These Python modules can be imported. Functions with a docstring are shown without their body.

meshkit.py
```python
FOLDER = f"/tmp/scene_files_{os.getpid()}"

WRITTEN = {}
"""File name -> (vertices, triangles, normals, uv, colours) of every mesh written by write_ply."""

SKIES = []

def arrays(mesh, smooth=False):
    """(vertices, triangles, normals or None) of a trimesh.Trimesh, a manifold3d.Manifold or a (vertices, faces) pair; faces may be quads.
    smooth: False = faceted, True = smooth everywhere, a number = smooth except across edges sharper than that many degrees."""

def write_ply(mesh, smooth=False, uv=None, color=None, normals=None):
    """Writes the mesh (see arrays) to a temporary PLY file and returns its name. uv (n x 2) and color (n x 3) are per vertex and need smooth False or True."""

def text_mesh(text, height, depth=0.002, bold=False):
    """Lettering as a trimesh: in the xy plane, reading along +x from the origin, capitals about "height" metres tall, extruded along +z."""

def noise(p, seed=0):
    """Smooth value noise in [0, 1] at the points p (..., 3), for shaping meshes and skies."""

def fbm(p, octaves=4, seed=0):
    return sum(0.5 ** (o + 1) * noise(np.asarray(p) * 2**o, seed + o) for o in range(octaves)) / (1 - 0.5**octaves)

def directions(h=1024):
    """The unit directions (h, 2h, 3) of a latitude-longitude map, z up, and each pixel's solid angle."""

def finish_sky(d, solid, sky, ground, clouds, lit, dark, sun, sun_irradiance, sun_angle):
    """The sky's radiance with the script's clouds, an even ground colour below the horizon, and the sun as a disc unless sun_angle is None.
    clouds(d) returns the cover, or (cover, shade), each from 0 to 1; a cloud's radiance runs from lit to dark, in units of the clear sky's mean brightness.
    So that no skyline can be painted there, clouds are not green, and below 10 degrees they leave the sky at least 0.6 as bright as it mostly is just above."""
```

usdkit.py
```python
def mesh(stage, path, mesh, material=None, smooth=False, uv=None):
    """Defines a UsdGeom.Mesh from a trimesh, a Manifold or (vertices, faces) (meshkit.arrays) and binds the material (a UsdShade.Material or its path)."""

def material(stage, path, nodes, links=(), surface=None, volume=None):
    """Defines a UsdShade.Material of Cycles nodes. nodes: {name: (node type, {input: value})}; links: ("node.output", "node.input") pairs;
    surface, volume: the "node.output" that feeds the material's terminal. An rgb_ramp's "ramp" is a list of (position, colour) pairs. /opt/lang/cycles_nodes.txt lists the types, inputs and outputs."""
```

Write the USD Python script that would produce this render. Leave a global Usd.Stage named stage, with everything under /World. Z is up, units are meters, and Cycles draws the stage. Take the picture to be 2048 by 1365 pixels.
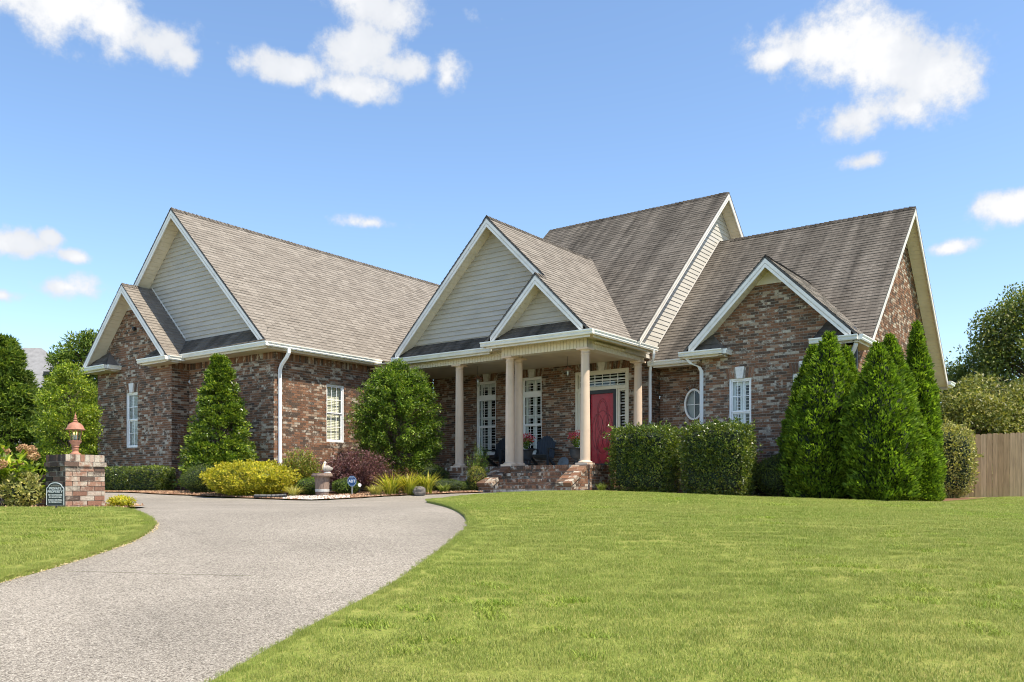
EXPOSURE = 0.83
SUN_I, SKY_S = 1.2, 0.14
AIR, AERO, OZONE, SKY_SAT = 1.0, 0.6, 1.7, 1.06
CLOUD_EDGE, CLOUD_CORE = (3.05, 3.22, 3.5), (4.3, 4.3, 4.33)
import math, numpy as np, trimesh, usdkit, meshkit
from shapely.geometry import Polygon, box as sbox, LineString, Point
from shapely.prepared import prep
from shapely import affinity
from scipy.interpolate import PchipInterpolator
from pxr import Usd, UsdGeom, UsdLux, UsdShade, Sdf, Gf, Vt

stage = Usd.Stage.CreateInMemory()
UsdGeom.SetStageUpAxis(stage, 'Z')
UsdGeom.SetStageMetersPerUnit(stage, 1.0)
UsdGeom.Xform.Define(stage, '/World')
UsdGeom.Scope.Define(stage, '/World/Looks')
rng = np.random.default_rng(7)

# ------------------------------------------------------------------ camera, sky, sun, exposure
cam = UsdGeom.Camera.Define(stage, '/World/camera')
FPX, HORIZON = 1727.0, 979.6
cam.CreateHorizontalApertureAttr(36.0)
cam.CreateFocalLengthAttr(36.0 * FPX / 2048)
cam.CreateVerticalApertureOffsetAttr((HORIZON - 682.5) / 2048 * 36.0)
cam.CreateClippingRangeAttr((0.1, 5000.0))
cam.CreateExposureAttr(EXPOSURE)
UsdGeom.Xformable(cam).AddRotateXOp().Set(90.0)          # level, looking along +y from the origin
ANG = 0.636                                              # the house stands turned by this angle
CA, SA = math.cos(ANG), math.sin(ANG)
HO = np.array([1.847, 21.81, 0.0])
U, V = np.array([CA, -SA, 0.0]), np.array([SA, CA, 0.0])
def hw(u, v, z=0.0):
    return HO + U * u + V * v + np.array([0, 0, z])
sun = U * 1.0 + V * 0.06 + np.array([0, 0, 1.8]); sun /= np.linalg.norm(sun)
SUN_EL, SUN_ROT = math.asin(sun[2]), math.atan2(sun[0], sun[1])
dl = UsdLux.DistantLight.Define(stage, '/World/sun')
dl.CreateIntensityAttr(SUN_I); dl.CreateAngleAttr(0.53); dl.CreateNormalizeAttr(True)
dl.CreateColorAttr(Gf.Vec3f(1.0, 0.91, 0.77))
_q = Gf.Rotation(Gf.Vec3d(0, 0, 1), Gf.Vec3d(*map(float, sun))).GetQuat()
UsdGeom.Xformable(dl).AddOrientOp(UsdGeom.XformOp.PrecisionDouble).Set(Gf.Quatd(_q))
def direction(x, y):                                     # a heading in the sky: to the right of the view axis, up from the horizon
    d = np.array([x, 1.0, y]); return d / np.linalg.norm(d)
# clouds: (right, up, half width, half height) as tangents of the viewing angles; some stand outside the frame so that the sky goes on
def cpx(x, y, w, h): return ((x - 1024) / FPX, (HORIZON - y) / FPX, w / FPX, h / FPX)
CLOUDS = [cpx(130, 12, 140, 54), cpx(225, 48, 115, 52), cpx(310, 82, 92, 46), cpx(358, 108, 52, 24),
          cpx(745, 10, 135, 46), cpx(705, 90, 88, 62), cpx(585, 138, 95, 28), cpx(700, 176, 92, 28), cpx(820, 135, 70, 26), cpx(893, 148, 34, 40),
          cpx(1640, 92, 115, 58), cpx(1755, 125, 140, 66), cpx(1850, 150, 82, 70), cpx(1715, 235, 95, 50), cpx(1800, 222, 90, 42), cpx(1555, 118, 52, 24),
          cpx(130, 574, 72, 25), cpx(40, 490, 80, 26), cpx(100, 476, 26, 18), cpx(140, 511, 32, 14), cpx(735, 446, 72, 19), cpx(2030, 415, 60, 32),
          cpx(1895, 498, 56, 17), cpx(1725, 323, 62, 20), cpx(1, 590, 60, 16)]
DIRS = [(direction(a, b), w / math.hypot(1, a), h) for a, b, w, h in CLOUDS]
_r = np.random.default_rng(3)
for k in range(12):                                      # the rest of the sky, behind and beside the camera
    az = math.radians(45 + 270 * (k + _r.uniform(0.1, 0.9)) / 12); el = math.radians(_r.uniform(8, 55))
    DIRS.append((np.array([math.sin(az) * math.cos(el), math.cos(az) * math.cos(el), math.sin(el)]), _r.uniform(.06, .16), _r.uniform(.02, .06)))
nodes = {'tc': ('geometry', {}), 'sky': ('sky_texture', dict(sky_type='single_scattering', sun_disc=False, sun_elevation=SUN_EL, sun_rotation=SUN_ROT, altitude=200.0, air_density=AIR, aerosol_density=AERO, ozone_density=OZONE)),
         'gen': ('texture_coordinate', {}),
         'n1': ('noise_texture', dict(dimensions='3D', scale=13.0, detail=12.0, roughness=0.63)),
         'up': ('vector_math', dict(math_type='add', vector2=(0.0, 0.0, 0.022))), 'n2': ('noise_texture', dict(dimensions='3D', scale=12.0, detail=6.0, roughness=0.5)), 'gm': ('map_range', dict(range_type='smoothstep', from_min=0.40, from_max=0.62, to_min=1.0, to_max=0.35, clamp=True)), 'gs': ('math', dict(math_type='multiply')),
         'hs': ('hsv', dict(hue=0.5, saturation=SKY_SAT, value=1.0, fac=1.0)),
         'nm': ('math', dict(math_type='multiply_add', value2=3.4, value3=-1.58)),
         'sum': ('math', dict(math_type='add')),
         'cov': ('map_range', dict(range_type='smoothstep', from_min=0.0, from_max=0.72, to_min=0.0, to_max=1.0, clamp=True)),
         'shade': ('map_range', dict(range_type='smoothstep', from_min=0.1, from_max=1.1, to_min=0.0, to_max=1.0, clamp=True)),
         'ccol': ('mix', dict(color1=CLOUD_EDGE, color2=CLOUD_CORE)),
         'mx': ('mix', {}), 'bg': ('background_shader', dict(strength=SKY_S))}
links = [('gen.generated', 'n1.vector'), ('gen.generated', 'up.vector1'), ('up.vector', 'n2.vector'), ('n1.fac', 'nm.value1'), ('sky.color', 'hs.color'), ('hs.color', 'mx.color1')]
prev = None
for i, (d, w, h) in enumerate(DIRS):
    az = math.atan2(d[0], d[1])
    nodes[f'm{i}'] = ('mapping', dict(mapping_type='texture', location=tuple(d), rotation=(0.0, 0.0, -az), scale=(w, 0.5, h)))
    nodes[f'l{i}'] = ('vector_math', dict(math_type='length'))
    nodes[f'i{i}'] = ('math', dict(math_type='subtract', value1=1.0))
    links += [('gen.generated', f'm{i}.vector'), (f'm{i}.vector', f'l{i}.vector1'), (f'l{i}.value', f'i{i}.value2')]
    if prev is None: prev = f'i{i}.value'
    else:
        nodes[f'x{i}'] = ('math', dict(math_type='smoothmax', value3=0.12))
        links += [(prev, f'x{i}.value1'), (f'i{i}.value', f'x{i}.value2')]; prev = f'x{i}.value'
links += [(prev, 'sum.value1'), ('nm.value', 'sum.value2'), ('sum.value', 'cov.value'), ('sum.value', 'shade.value'), ('n2.fac', 'gm.value'), ('shade.result', 'gs.value1'), ('gm.result', 'gs.value2'), ('gs.value', 'ccol.fac'),
          ('ccol.color', 'mx.color2'), ('cov.result', 'mx.fac'), ('mx.color', 'bg.color')]
nodes.pop('tc')
sky_mat = usdkit.material(stage, '/World/Looks/sky', nodes, links, surface='bg.background')
dome = UsdLux.DomeLight.Define(stage, '/World/sky')
UsdShade.MaterialBindingAPI.Apply(dome.GetPrim()).Bind(sky_mat)
dome.GetPrim().SetCustomDataByKey('kind', 'structure')

# ------------------------------------------------------------------ helpers
used = {}
def numbered(path):
    n = used.get(path, -1) + 1; used[path] = n
    return path if n == 0 else f'{path}_{n:03d}'
def data(prim, label=None, category=None, group=None, kind=None):
    for k, v in (('label', label), ('category', category), ('group', group), ('kind', kind)):
        if v: prim.SetCustomDataByKey(k, v)
    return prim
class MB:
    """Collects faces into one mesh; every vertex carries a random number of the piece it belongs to."""
    def __init__(s): s.v, s.f, s.r, s.n = [], [], [], 0
    def add(s, v, f, r=None):
        v = np.asarray(v, float).reshape(-1, 3); f = np.asarray(f, int)
        if f.shape[1] == 4: f = np.vstack([f[:, [0, 1, 2]], f[:, [0, 2, 3]]])
        s.v.append(v); s.f.append(f + s.n); s.n += len(v)
        r = rng.random() if r is None else r
        s.r.append(np.broadcast_to(np.asarray(r, float), (len(v),)))
        return s
    def tm(s, m, r=None): return s.add(m.vertices, m.faces, r)
    def box(s, a, b, r=None):
        a, b = np.minimum(a, b), np.maximum(a, b)
        x0, y0, z0 = a; x1, y1, z1 = b
        return s.add([(x0,y0,z0),(x1,y0,z0),(x1,y1,z0),(x0,y1,z0),(x0,y0,z1),(x1,y0,z1),(x1,y1,z1),(x0,y1,z1)],
                     [(3,2,1,0),(4,5,6,7),(0,1,5,4),(1,2,6,5),(2,3,7,6),(3,0,4,7)], r)
    def prism(s, poly, vec, r=None):
        """poly: 3D points of a convex outline (counter-clockwise seen from the side vec points away from)."""
        p = np.asarray(poly, float); n = len(p); q = p + np.asarray(vec)
        f = [(0, i + 1, i) for i in range(1, n - 1)] + [(n, n + i, n + i + 1) for i in range(1, n - 1)]
        f += [(i, (i + 1) % n, n + (i + 1) % n) for i in range(n)] + [(i, n + (i + 1) % n, n + i) for i in range(n)]
        return s.add(np.vstack([p, q]), f, r)
    def tube(s, pts, rad, sides=8, r=None, cap=True):
        p = np.asarray(pts, float); n = len(p); rad = np.broadcast_to(rad, (n,))
        t = np.gradient(p, axis=0); t /= np.linalg.norm(t, axis=1, keepdims=True) + 1e-9
        a = np.cross(t, np.where(np.abs(t[:, 2:]) < 0.9, [0, 0, 1.0], [1.0, 0, 0])); a /= np.linalg.norm(a, axis=1, keepdims=True)
        b = np.cross(t, a); an = np.arange(sides) * 2 * np.pi / sides
        v = p[:, None] + rad[:, None, None] * (np.cos(an)[None, :, None] * a[:, None] + np.sin(an)[None, :, None] * b[:, None])
        f = [(i*sides+j, i*sides+(j+1) % sides, (i+1)*sides+(j+1) % sides, (i+1)*sides+j) for i in range(n-1) for j in range(sides)]
        r = rng.random() if r is None else r
        s.add(v.reshape(-1, 3), f, r)
        if cap:
            for e, sgn in ((0, 1), (n-1, -1)):
                ring = v[e]; s.add(np.vstack([ring, p[e]]), [((j+1) % sides, j, sides)[::sgn] for j in range(sides)], r)
        return s
    def rect_tube(s, pts, w, d, side, r=0.5):
        """A rectangular pipe (downspout) along pts; side: the direction of its width w."""
        p = np.asarray(pts, float); n = len(p); t = np.gradient(p, axis=0); t /= np.linalg.norm(t, axis=1, keepdims=True)
        side = np.asarray(side, float); b = np.cross(t, side); b /= np.linalg.norm(b, axis=1, keepdims=True)
        c = np.array([(-1,-1),(1,-1),(1,1),(-1,1)]) * 0.5
        v = p[:, None] + c[None, :, :1] * w * side + c[None, :, 1:] * d * b[:, None]
        f = [(i*4+j, i*4+(j+1) % 4, (i+1)*4+(j+1) % 4, (i+1)*4+j) for i in range(n-1) for j in range(4)] + [(3,2,1,0), tuple(4*(n-1)+k for k in range(4))]
        return s.add(v.reshape(-1, 3), f, r)
    def lathe(s, prof, c=(0, 0, 0), sides=24, r=0.5):
        prof = np.asarray(prof, float); n = len(prof); an = np.arange(sides) * 2 * np.pi / sides
        v = np.stack([prof[:, :1] * np.cos(an), prof[:, :1] * np.sin(an), np.repeat(prof[:, 1:], sides, 1)], -1) + np.asarray(c)
        f = [(i*sides+j, i*sides+(j+1) % sides, (i+1)*sides+(j+1) % sides, (i+1)*sides+j) for i in range(n-1) for j in range(sides)]
        return s.add(v.reshape(-1, 3), f, r)
    def arrays(s): return np.vstack(s.v), np.vstack(s.f), np.concatenate(s.r)
    def build(s, name, mat, parent='/World', smooth=False, kind=None, label=None, category=None, group=None):
        path = numbered(f'{parent}/{name}')
        v, f, r = s.arrays()
        m = usdkit.mesh(stage, path, (v, f), mat, smooth)
        if smooth in (False, True):
            UsdGeom.PrimvarsAPI(m).CreatePrimvar('rnd', Sdf.ValueTypeNames.FloatArray, 'vertex').Set(Vt.FloatArray.FromNumpy(r.astype(np.float32)))
        data(m.GetPrim(), label, category, group, kind)
        return path
def thing(name, label, category, loc=(0, 0, 0), rotz=0.0, group=None, kind=None):
    path = numbered('/World/' + name)
    x = UsdGeom.Xform.Define(stage, path); x.AddTranslateOp().Set(Gf.Vec3d(*map(float, loc)))
    if rotz: x.AddRotateZOp().Set(math.degrees(rotz))
    data(x.GetPrim(), label, category, group, kind)
    return path
def copy_of(path, loc, label, rotz=0.0, group=None):
    src = stage.GetPrimAtPath(path); cd = src.GetCustomData(); base = path.rsplit('/', 1)[1]
    p = thing(base, label, cd['category'], loc, rotz, group or cd.get('group'))
    pr = stage.GetPrimAtPath(p); pr.GetReferences().AddInternalReference(Sdf.Path(path)); pr.SetInstanceable(True)
    return p
class Frame:
    def __init__(s, o, ex, ey): s.o, s.x, s.y = (np.asarray(k, float) for k in (o, ex, ey)); s.n = np.cross(s.x, s.y)
    def p(s, a, b, d=0.0):
        a, b, d = np.broadcast_arrays(np.asarray(a, float), b, d)
        return s.o + a[..., None] * s.x + b[..., None] * s.y + d[..., None] * s.n
def fbox(mb, fr, s0, s1, t0, t1, d0, d1, r=None):
    c = fr.p([s0,s1,s1,s0,s0,s1,s1,s0], [t0,t0,t1,t1,t0,t0,t1,t1], [d0]*4+[d1]*4)
    return mb.add(c, [(3,2,1,0),(4,5,6,7),(0,1,5,4),(1,2,6,5),(2,3,7,6),(3,0,4,7)], r)
def tri2d(poly):
    poly = poly.simplify(1e-5)
    c = np.array(poly.exterior.coords)[:-1]
    if not poly.exterior.is_ccw: c = c[::-1]
    if not poly.interiors and poly.area > 0.999 * poly.convex_hull.area:
        return c, np.array([(0, i, i+1) for i in range(1, len(c)-1)])
    v, f = trimesh.creation.triangulate_polygon(poly, engine='earcut')
    v, f = np.asarray(v)[:, :2], np.asarray(f)
    a = np.cross(v[f[:,1]]-v[f[:,0]], v[f[:,2]]-v[f[:,0]])
    f[a < 0] = f[a < 0][:, ::-1]
    return v, f
def polys(g):
    return [p for p in getattr(g, 'geoms', [g]) if p.geom_type == 'Polygon' and p.area > 1e-5]
def slab(mb, fr, poly, d0, d1, r=0.5, back=True):
    """A plate of the outline poly (holes allowed) from depth d0 to d1 > d0 along the frame's normal."""
    for g in polys(poly):
        v, f = tri2d(g)
        mb.add(fr.p(v[:,0], v[:,1], d1), f, r)
        if back: mb.add(fr.p(v[:,0], v[:,1], d0), f[:, ::-1], r)
        for ring in (g.exterior, *g.interiors):
            c = np.array(ring.coords)[:-1]
            if (ring is g.exterior) != ring.is_ccw: c = c[::-1]
            n = len(c); a = fr.p(c[:,0], c[:,1], d0); b = fr.p(c[:,0], c[:,1], d1)
            mb.add(np.vstack([a, b]), [(i, (i+1) % n, n+(i+1) % n, n+i) for i in range(n)], r)

# ------------------------------------------------------------------ materials
def mat(name, nodes, links=(), surface='p.BSDF', **k):
    return usdkit.material(stage, '/World/Looks/' + name, nodes, links, surface, **k)
def plain(name, col, rough=0.5, noise=0.0, scale=8.0, bump=0.0, bscale=60.0, spec=0.5, metallic=0.0, coat=0.0, dark=0.75, detail=5.0, stretch=None):
    n = {'p': ('principled_bsdf', dict(base_color=col, roughness=rough, specular_ior_level=spec, metallic=metallic, coat_weight=coat)), 'g': ('texture_coordinate', {})}
    l = []
    vec = 'g.object'
    if stretch:
        n['mp'] = ('mapping', dict(scale=stretch)); l.append(('g.object', 'mp.vector')); vec = 'mp.vector'
    if noise:
        n['t'] = ('noise_texture', dict(scale=scale, detail=detail, roughness=0.6))
        n['r'] = ('rgb_ramp', dict(ramp=[(0.3, tuple(np.array(col) * (1 - noise * (1-dark) * 4))), (0.5, col), (0.72, tuple(np.minimum(1, np.array(col) * (1 + noise * .5))))]))
        l += [(vec, 't.vector'), ('t.fac', 'r.fac'), ('r.color', 'p.base_color')]
    if bump:
        n['bt'] = ('noise_texture', dict(scale=bscale, detail=4.0)); n['b'] = ('bump', dict(strength=bump, distance=0.01))
        l += [(vec, 'bt.vector'), ('bt.fac', 'b.height'), ('b.normal', 'p.normal')]
    return mat(name, n, l)
def leaf_mat(name, ramp, trans=0.28, rough=0.45, spec=0.35, clump=3.0, amount=0.35):
    n = {'a': ('attribute', dict(attribute='rnd')), 'r': ('rgb_ramp', dict(ramp=ramp)), 'g': ('geometry', {}),
         't': ('noise_texture', dict(scale=clump, detail=2.0)), 'mr': ('map_range', dict(from_min=0.3, from_max=0.7, to_min=1-amount, to_max=1+amount, clamp=True)),
         'c': ('vector_math', dict(math_type='scale')), 'p': ('principled_bsdf', dict(roughness=rough, specular_ior_level=spec)),
         'tr': ('translucent_bsdf', {}), 'tc': ('mix', dict(mix_type='multiply', fac=1.0, color2=(1.5, 1.6, 0.7))), 'm': ('mix_closure', dict(fac=trans))}
    l = [('a.fac', 'r.fac'), ('r.color', 'c.vector1'), ('g.position', 't.vector'), ('t.fac', 'mr.value'), ('mr.result', 'c.scale'), ('c.vector', 'p.base_color'),
         ('c.vector', 'tc.color1'), ('tc.color', 'tr.color'), ('p.BSDF', 'm.closure1'), ('tr.BSDF', 'm.closure2')]
    return mat(name, n, l, 'm.closure')

def brick_mat(name, ramp, white=(0.42, 0.375, 0.305), amount=(0.565, 0.665)):
    return mat(name, {
    'a': ('attribute', dict(attribute='rnd')), 'r': ('rgb_ramp', dict(ramp=ramp, interpolate=True)), 'tc': ('texture_coordinate', {}),
    'mul': ('math', dict(math_type='multiply', value2=37.0)), 'fr': ('math', dict(math_type='fraction')),
    'cx': ('combine_xyz', {}), 'off': ('vector_math', dict(math_type='add')), 'sc9': ('vector_math', dict(math_type='scale', scale=0.05)),
    't': ('noise_texture', dict(scale=6.5, detail=9.0, roughness=0.74)), 'wt': ('math', dict(math_type='multiply_add', value2=0.24, value3=-0.12)),
    'ad': ('math', dict(math_type='add')),
    'ws': ('map_range', dict(from_min=amount[0], from_max=amount[1], to_min=0.0, to_max=0.92, clamp=True)),
    'big': ('noise_texture', dict(scale=0.9, detail=3.0)), 'bw': ('math', dict(math_type='multiply_add', value2=0.22, value3=-0.11)), 'ad2': ('math', dict(math_type='add')),
    'm': ('mix', dict(color2=white)), 'f': ('noise_texture', dict(scale=70.0, detail=4.0)), 'fm': ('map_range', dict(from_min=0.25, from_max=0.75, to_min=0.72, to_max=1.28, clamp=True)),
    'sc': ('vector_math', dict(math_type='scale')), 'b': ('bump', dict(strength=0.5, distance=0.004)), 'p': ('principled_bsdf', dict(roughness=0.9, specular_ior_level=0.15))},
    [('a.fac', 'r.fac'), ('a.fac', 'mul.value1'), ('mul.value', 'fr.value1'), ('fr.value', 'cx.x'), ('a.fac', 'cx.y'), ('cx.vector', 'sc9.vector1'), ('tc.object', 'off.vector1'), ('sc9.vector', 'off.vector2'),
     ('off.vector', 't.vector'), ('fr.value', 'wt.value1'), ('t.fac', 'ad.value1'), ('wt.value', 'ad.value2'), ('tc.object', 'big.vector'), ('big.fac', 'bw.value1'), ('ad.value', 'ad2.value1'), ('bw.value', 'ad2.value2'),
     ('ad2.value', 'ws.value'), ('ws.result', 'm.fac'), ('r.color', 'm.color1'),
     ('tc.object', 'f.vector'), ('f.fac', 'fm.value'), ('m.color', 'sc.vector1'), ('fm.result', 'sc.scale'), ('sc.vector', 'p.base_color'), ('f.fac', 'b.height'), ('b.normal', 'p.normal')])
M = {}
M['brick'] = brick_mat('brick', [(0.0, (0.070, 0.052, 0.041)), (0.14, (0.090, 0.062, 0.046)), (0.30, (0.125, 0.074, 0.048)), (0.55, (0.165, 0.086, 0.052)), (0.80, (0.20, 0.102, 0.060)), (0.91, (0.25, 0.14, 0.086)), (0.96, (0.31, 0.24, 0.175)), (1.0, (0.38, 0.335, 0.27))])
M['pillar_brick'] = brick_mat('pillar_brick', [(0.0, (0.085, 0.062, 0.05)), (0.25, (0.15, 0.095, 0.072)), (0.55, (0.24, 0.125, 0.085)), (0.8, (0.29, 0.17, 0.12)), (1.0, (0.38, 0.30, 0.24))], amount=(0.47, 0.62))
M['mortar'] = plain('mortar', (0.34, 0.31, 0.265), 0.95, noise=0.5, scale=14, spec=0.1)
M['siding'] = plain('siding', (0.475, 0.45, 0.395), 0.5, noise=0.12, scale=1.5, spec=0.3, stretch=(1, 1, 4))
M['soffit'] = plain('soffit', (0.60, 0.53, 0.40), 0.55, noise=0.1, scale=3, spec=0.3)
M['trim'] = plain('trim', (0.62, 0.595, 0.545), 0.45, noise=0.15, scale=2.5, spec=0.4)
M['gutter'] = plain('gutter', (0.70, 0.69, 0.62), 0.35, noise=0.12, scale=3, spec=0.5)
M['white'] = plain('white_paint', (0.78, 0.78, 0.77), 0.35, noise=0.05, scale=4)
M['cream'] = plain('cream_paint', (0.60, 0.56, 0.46), 0.4, noise=0.06, scale=4)
M['column'] = plain('column_plaster', (0.60, 0.465, 0.35), 0.7, noise=0.08, scale=5, bump=0.15, bscale=90, spec=0.25)
M['keystone'] = plain('keystone', (0.62, 0.60, 0.56), 0.8, noise=0.2, scale=12)
M['blind'] = plain('blind', (0.80, 0.80, 0.77), 0.5)
M['yellow_blind'] = plain('yellowed_blind', (0.80, 0.74, 0.56), 0.5)
M['black'] = plain('black_frame', (0.012, 0.013, 0.015), 0.35)
M['chair'] = plain('chair_plastic', (0.016, 0.022, 0.03), 0.4, noise=0.2, scale=8)
M['urn'] = plain('urn_resin', (0.022, 0.026, 0.03), 0.55, noise=0.3, scale=12)
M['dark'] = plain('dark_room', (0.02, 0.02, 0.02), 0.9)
M['copper'] = plain('rusty_copper', (0.34, 0.155, 0.10), 0.6, noise=0.35, scale=22, bump=0.1, spec=0.3)
M['pipe'] = plain('black_pipe', (0.02, 0.02, 0.022), 0.4)
M['door'] = mat('door_red', {'tc': ('texture_coordinate', {}), 't': ('noise_texture', dict(scale=5.0, detail=3.0)), 'r': ('rgb_ramp', dict(ramp=[(0.35, (0.36, 0.008, 0.018)), (0.7, (0.43, 0.012, 0.024))])), 'p': ('principled_bsdf', dict(roughness=0.3))},
                [('tc.object', 't.vector'), ('t.fac', 'r.fac'), ('r.color', 'p.base_color')])
M['glass'] = mat('window_glass', {'f': ('layer_weight', dict(blend=0.5)), 'pw': ('math', dict(math_type='power', value2=4.5)), 'k': ('math', dict(math_type='multiply_add', value2=0.75, value3=0.045)), 't': ('transparent_bsdf', dict(color=(0.86, 0.9, 0.9))), 'g': ('glossy_bsdf', dict(color=(1, 1, 1), roughness=0.01)), 'm': ('mix_closure', {})},
                 [('f.facing', 'pw.value1'), ('pw.value', 'k.value1'), ('k.value', 'm.fac'), ('t.BSDF', 'm.closure1'), ('g.BSDF', 'm.closure2')], 'm.closure')
M['storm_glass'] = mat('storm_door_glass', {'f': ('layer_weight', dict(blend=0.5)), 'pw': ('math', dict(math_type='power', value2=4.5)), 'k': ('math', dict(math_type='multiply_add', value2=0.14, value3=0.006)), 't': ('transparent_bsdf', dict(color=(0.93, 0.95, 0.95))), 'g': ('glossy_bsdf', dict(color=(1, 1, 1), roughness=0.01)), 'm': ('mix_closure', {})},
                 [('f.facing', 'pw.value1'), ('pw.value', 'k.value1'), ('k.value', 'm.fac'), ('t.BSDF', 'm.closure1'), ('g.BSDF', 'm.closure2')], 'm.closure')
_sh = [(0.0, (0.172, 0.150, 0.126)), (0.35, (0.198, 0.174, 0.147)), (0.7, (0.212, 0.187, 0.158)), (1.0, (0.240, 0.213, 0.181))]
M['shingle'] = mat('roof_shingle', {
    'a': ('attribute', dict(attribute='rnd')), 'r': ('rgb_ramp', dict(ramp=_sh)), 'tc': ('texture_coordinate', {}), 'g': ('geometry', {}),
    'dot': ('vector_math', dict(math_type='dot_product', vector2=tuple(-V))), 'mask': ('map_range', dict(from_min=0.3, from_max=0.6, clamp=True)),
    'mp': ('mapping', dict(scale=(2.3, 0.15, 0.15))), 's': ('noise_texture', dict(scale=1.0, detail=5.0, roughness=0.65)), 'sr': ('map_range', dict(from_min=0.36, from_max=0.66, to_min=0.70, to_max=0.27, clamp=True)),
    'k': ('mix_float', dict(a=1.0)), 'f': ('noise_texture', dict(scale=45.0, detail=4.0)), 'fm': ('map_range', dict(from_min=0.25, from_max=0.75, to_min=0.78, to_max=1.22, clamp=True)),
    'kk': ('math', dict(math_type='multiply')), 'sc': ('vector_math', dict(math_type='scale')), 'p': ('principled_bsdf', dict(roughness=0.92, specular_ior_level=0.15))},
    [('a.fac', 'r.fac'), ('g.normal', 'dot.vector1'), ('dot.value', 'mask.value'), ('tc.object', 'mp.vector'), ('mp.vector', 's.vector'), ('s.fac', 'sr.value'), ('mask.result', 'k.fac'), ('sr.result', 'k.b'),
     ('tc.object', 'f.vector'), ('f.fac', 'fm.value'), ('k.result', 'kk.value1'), ('fm.result', 'kk.value2'), ('r.color', 'sc.vector1'), ('kk.value', 'sc.scale'), ('sc.vector', 'p.base_color')])
M['deck'] = plain('roof_edge', (0.06, 0.055, 0.05), 0.9)
# ------------------------------------------------------------------ the house (in its own axes: u along the front to the right, v into the house, z up)
HOUSE = thing('brick_house', 'one storey red brick house with steep grey shingled gables and a columned porch', 'house', HO, -ANG)
P1, P2 = 0.911, 0.985
Ff = lambda v: Frame((0, v, 0), (1, 0, 0), (0, 0, 1))        # a wall that faces the street at depth v: (u, z)
Fs = lambda u: Frame((u, 0, 0), (0, 1, 0), (0, 0, 1))        # a wall that faces right at u: (v, z)
CAMH = np.array([-(HO @ U), -(HO @ V), 0.0])                 # the camera in the house's axes, to rank pieces by their size in the photograph

BR_H, BR_L, JT = 0.0677, 0.203, 0.010
pool = []                                                    # (score, wall path, vertices, faces, random)
BF = np.array([(4,5,6,7),(0,1,5,4),(1,2,6,5),(2,3,7,6),(3,0,4,7)])
BF = np.vstack([BF[:, [0,1,2]], BF[:, [0,2,3]]])
def put_brick(wall, fr, s0, s1, t0, t1, d1=0.0, d0=-0.03, pick=True):
    d1 = d1 + rng.uniform(-0.002, 0.003)
    v = fr.p([s0,s1,s1,s0,s0,s1,s1,s0], [t0,t0,t1,t1,t0,t0,t1,t1], [d0]*4+[d1]*4)
    add_piece(wall, fr, v, BF, (s1-s0)*(t1-t0), pick)
def add_piece(wall, fr, v, f, area, pick):
    c = v.mean(0); ray = CAMH - c; d = np.linalg.norm(ray)
    pool.append((area * (ray @ fr.n) / d**3 if pick and pick(c) else 0.0, wall, v, f, rng.random()))
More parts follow.
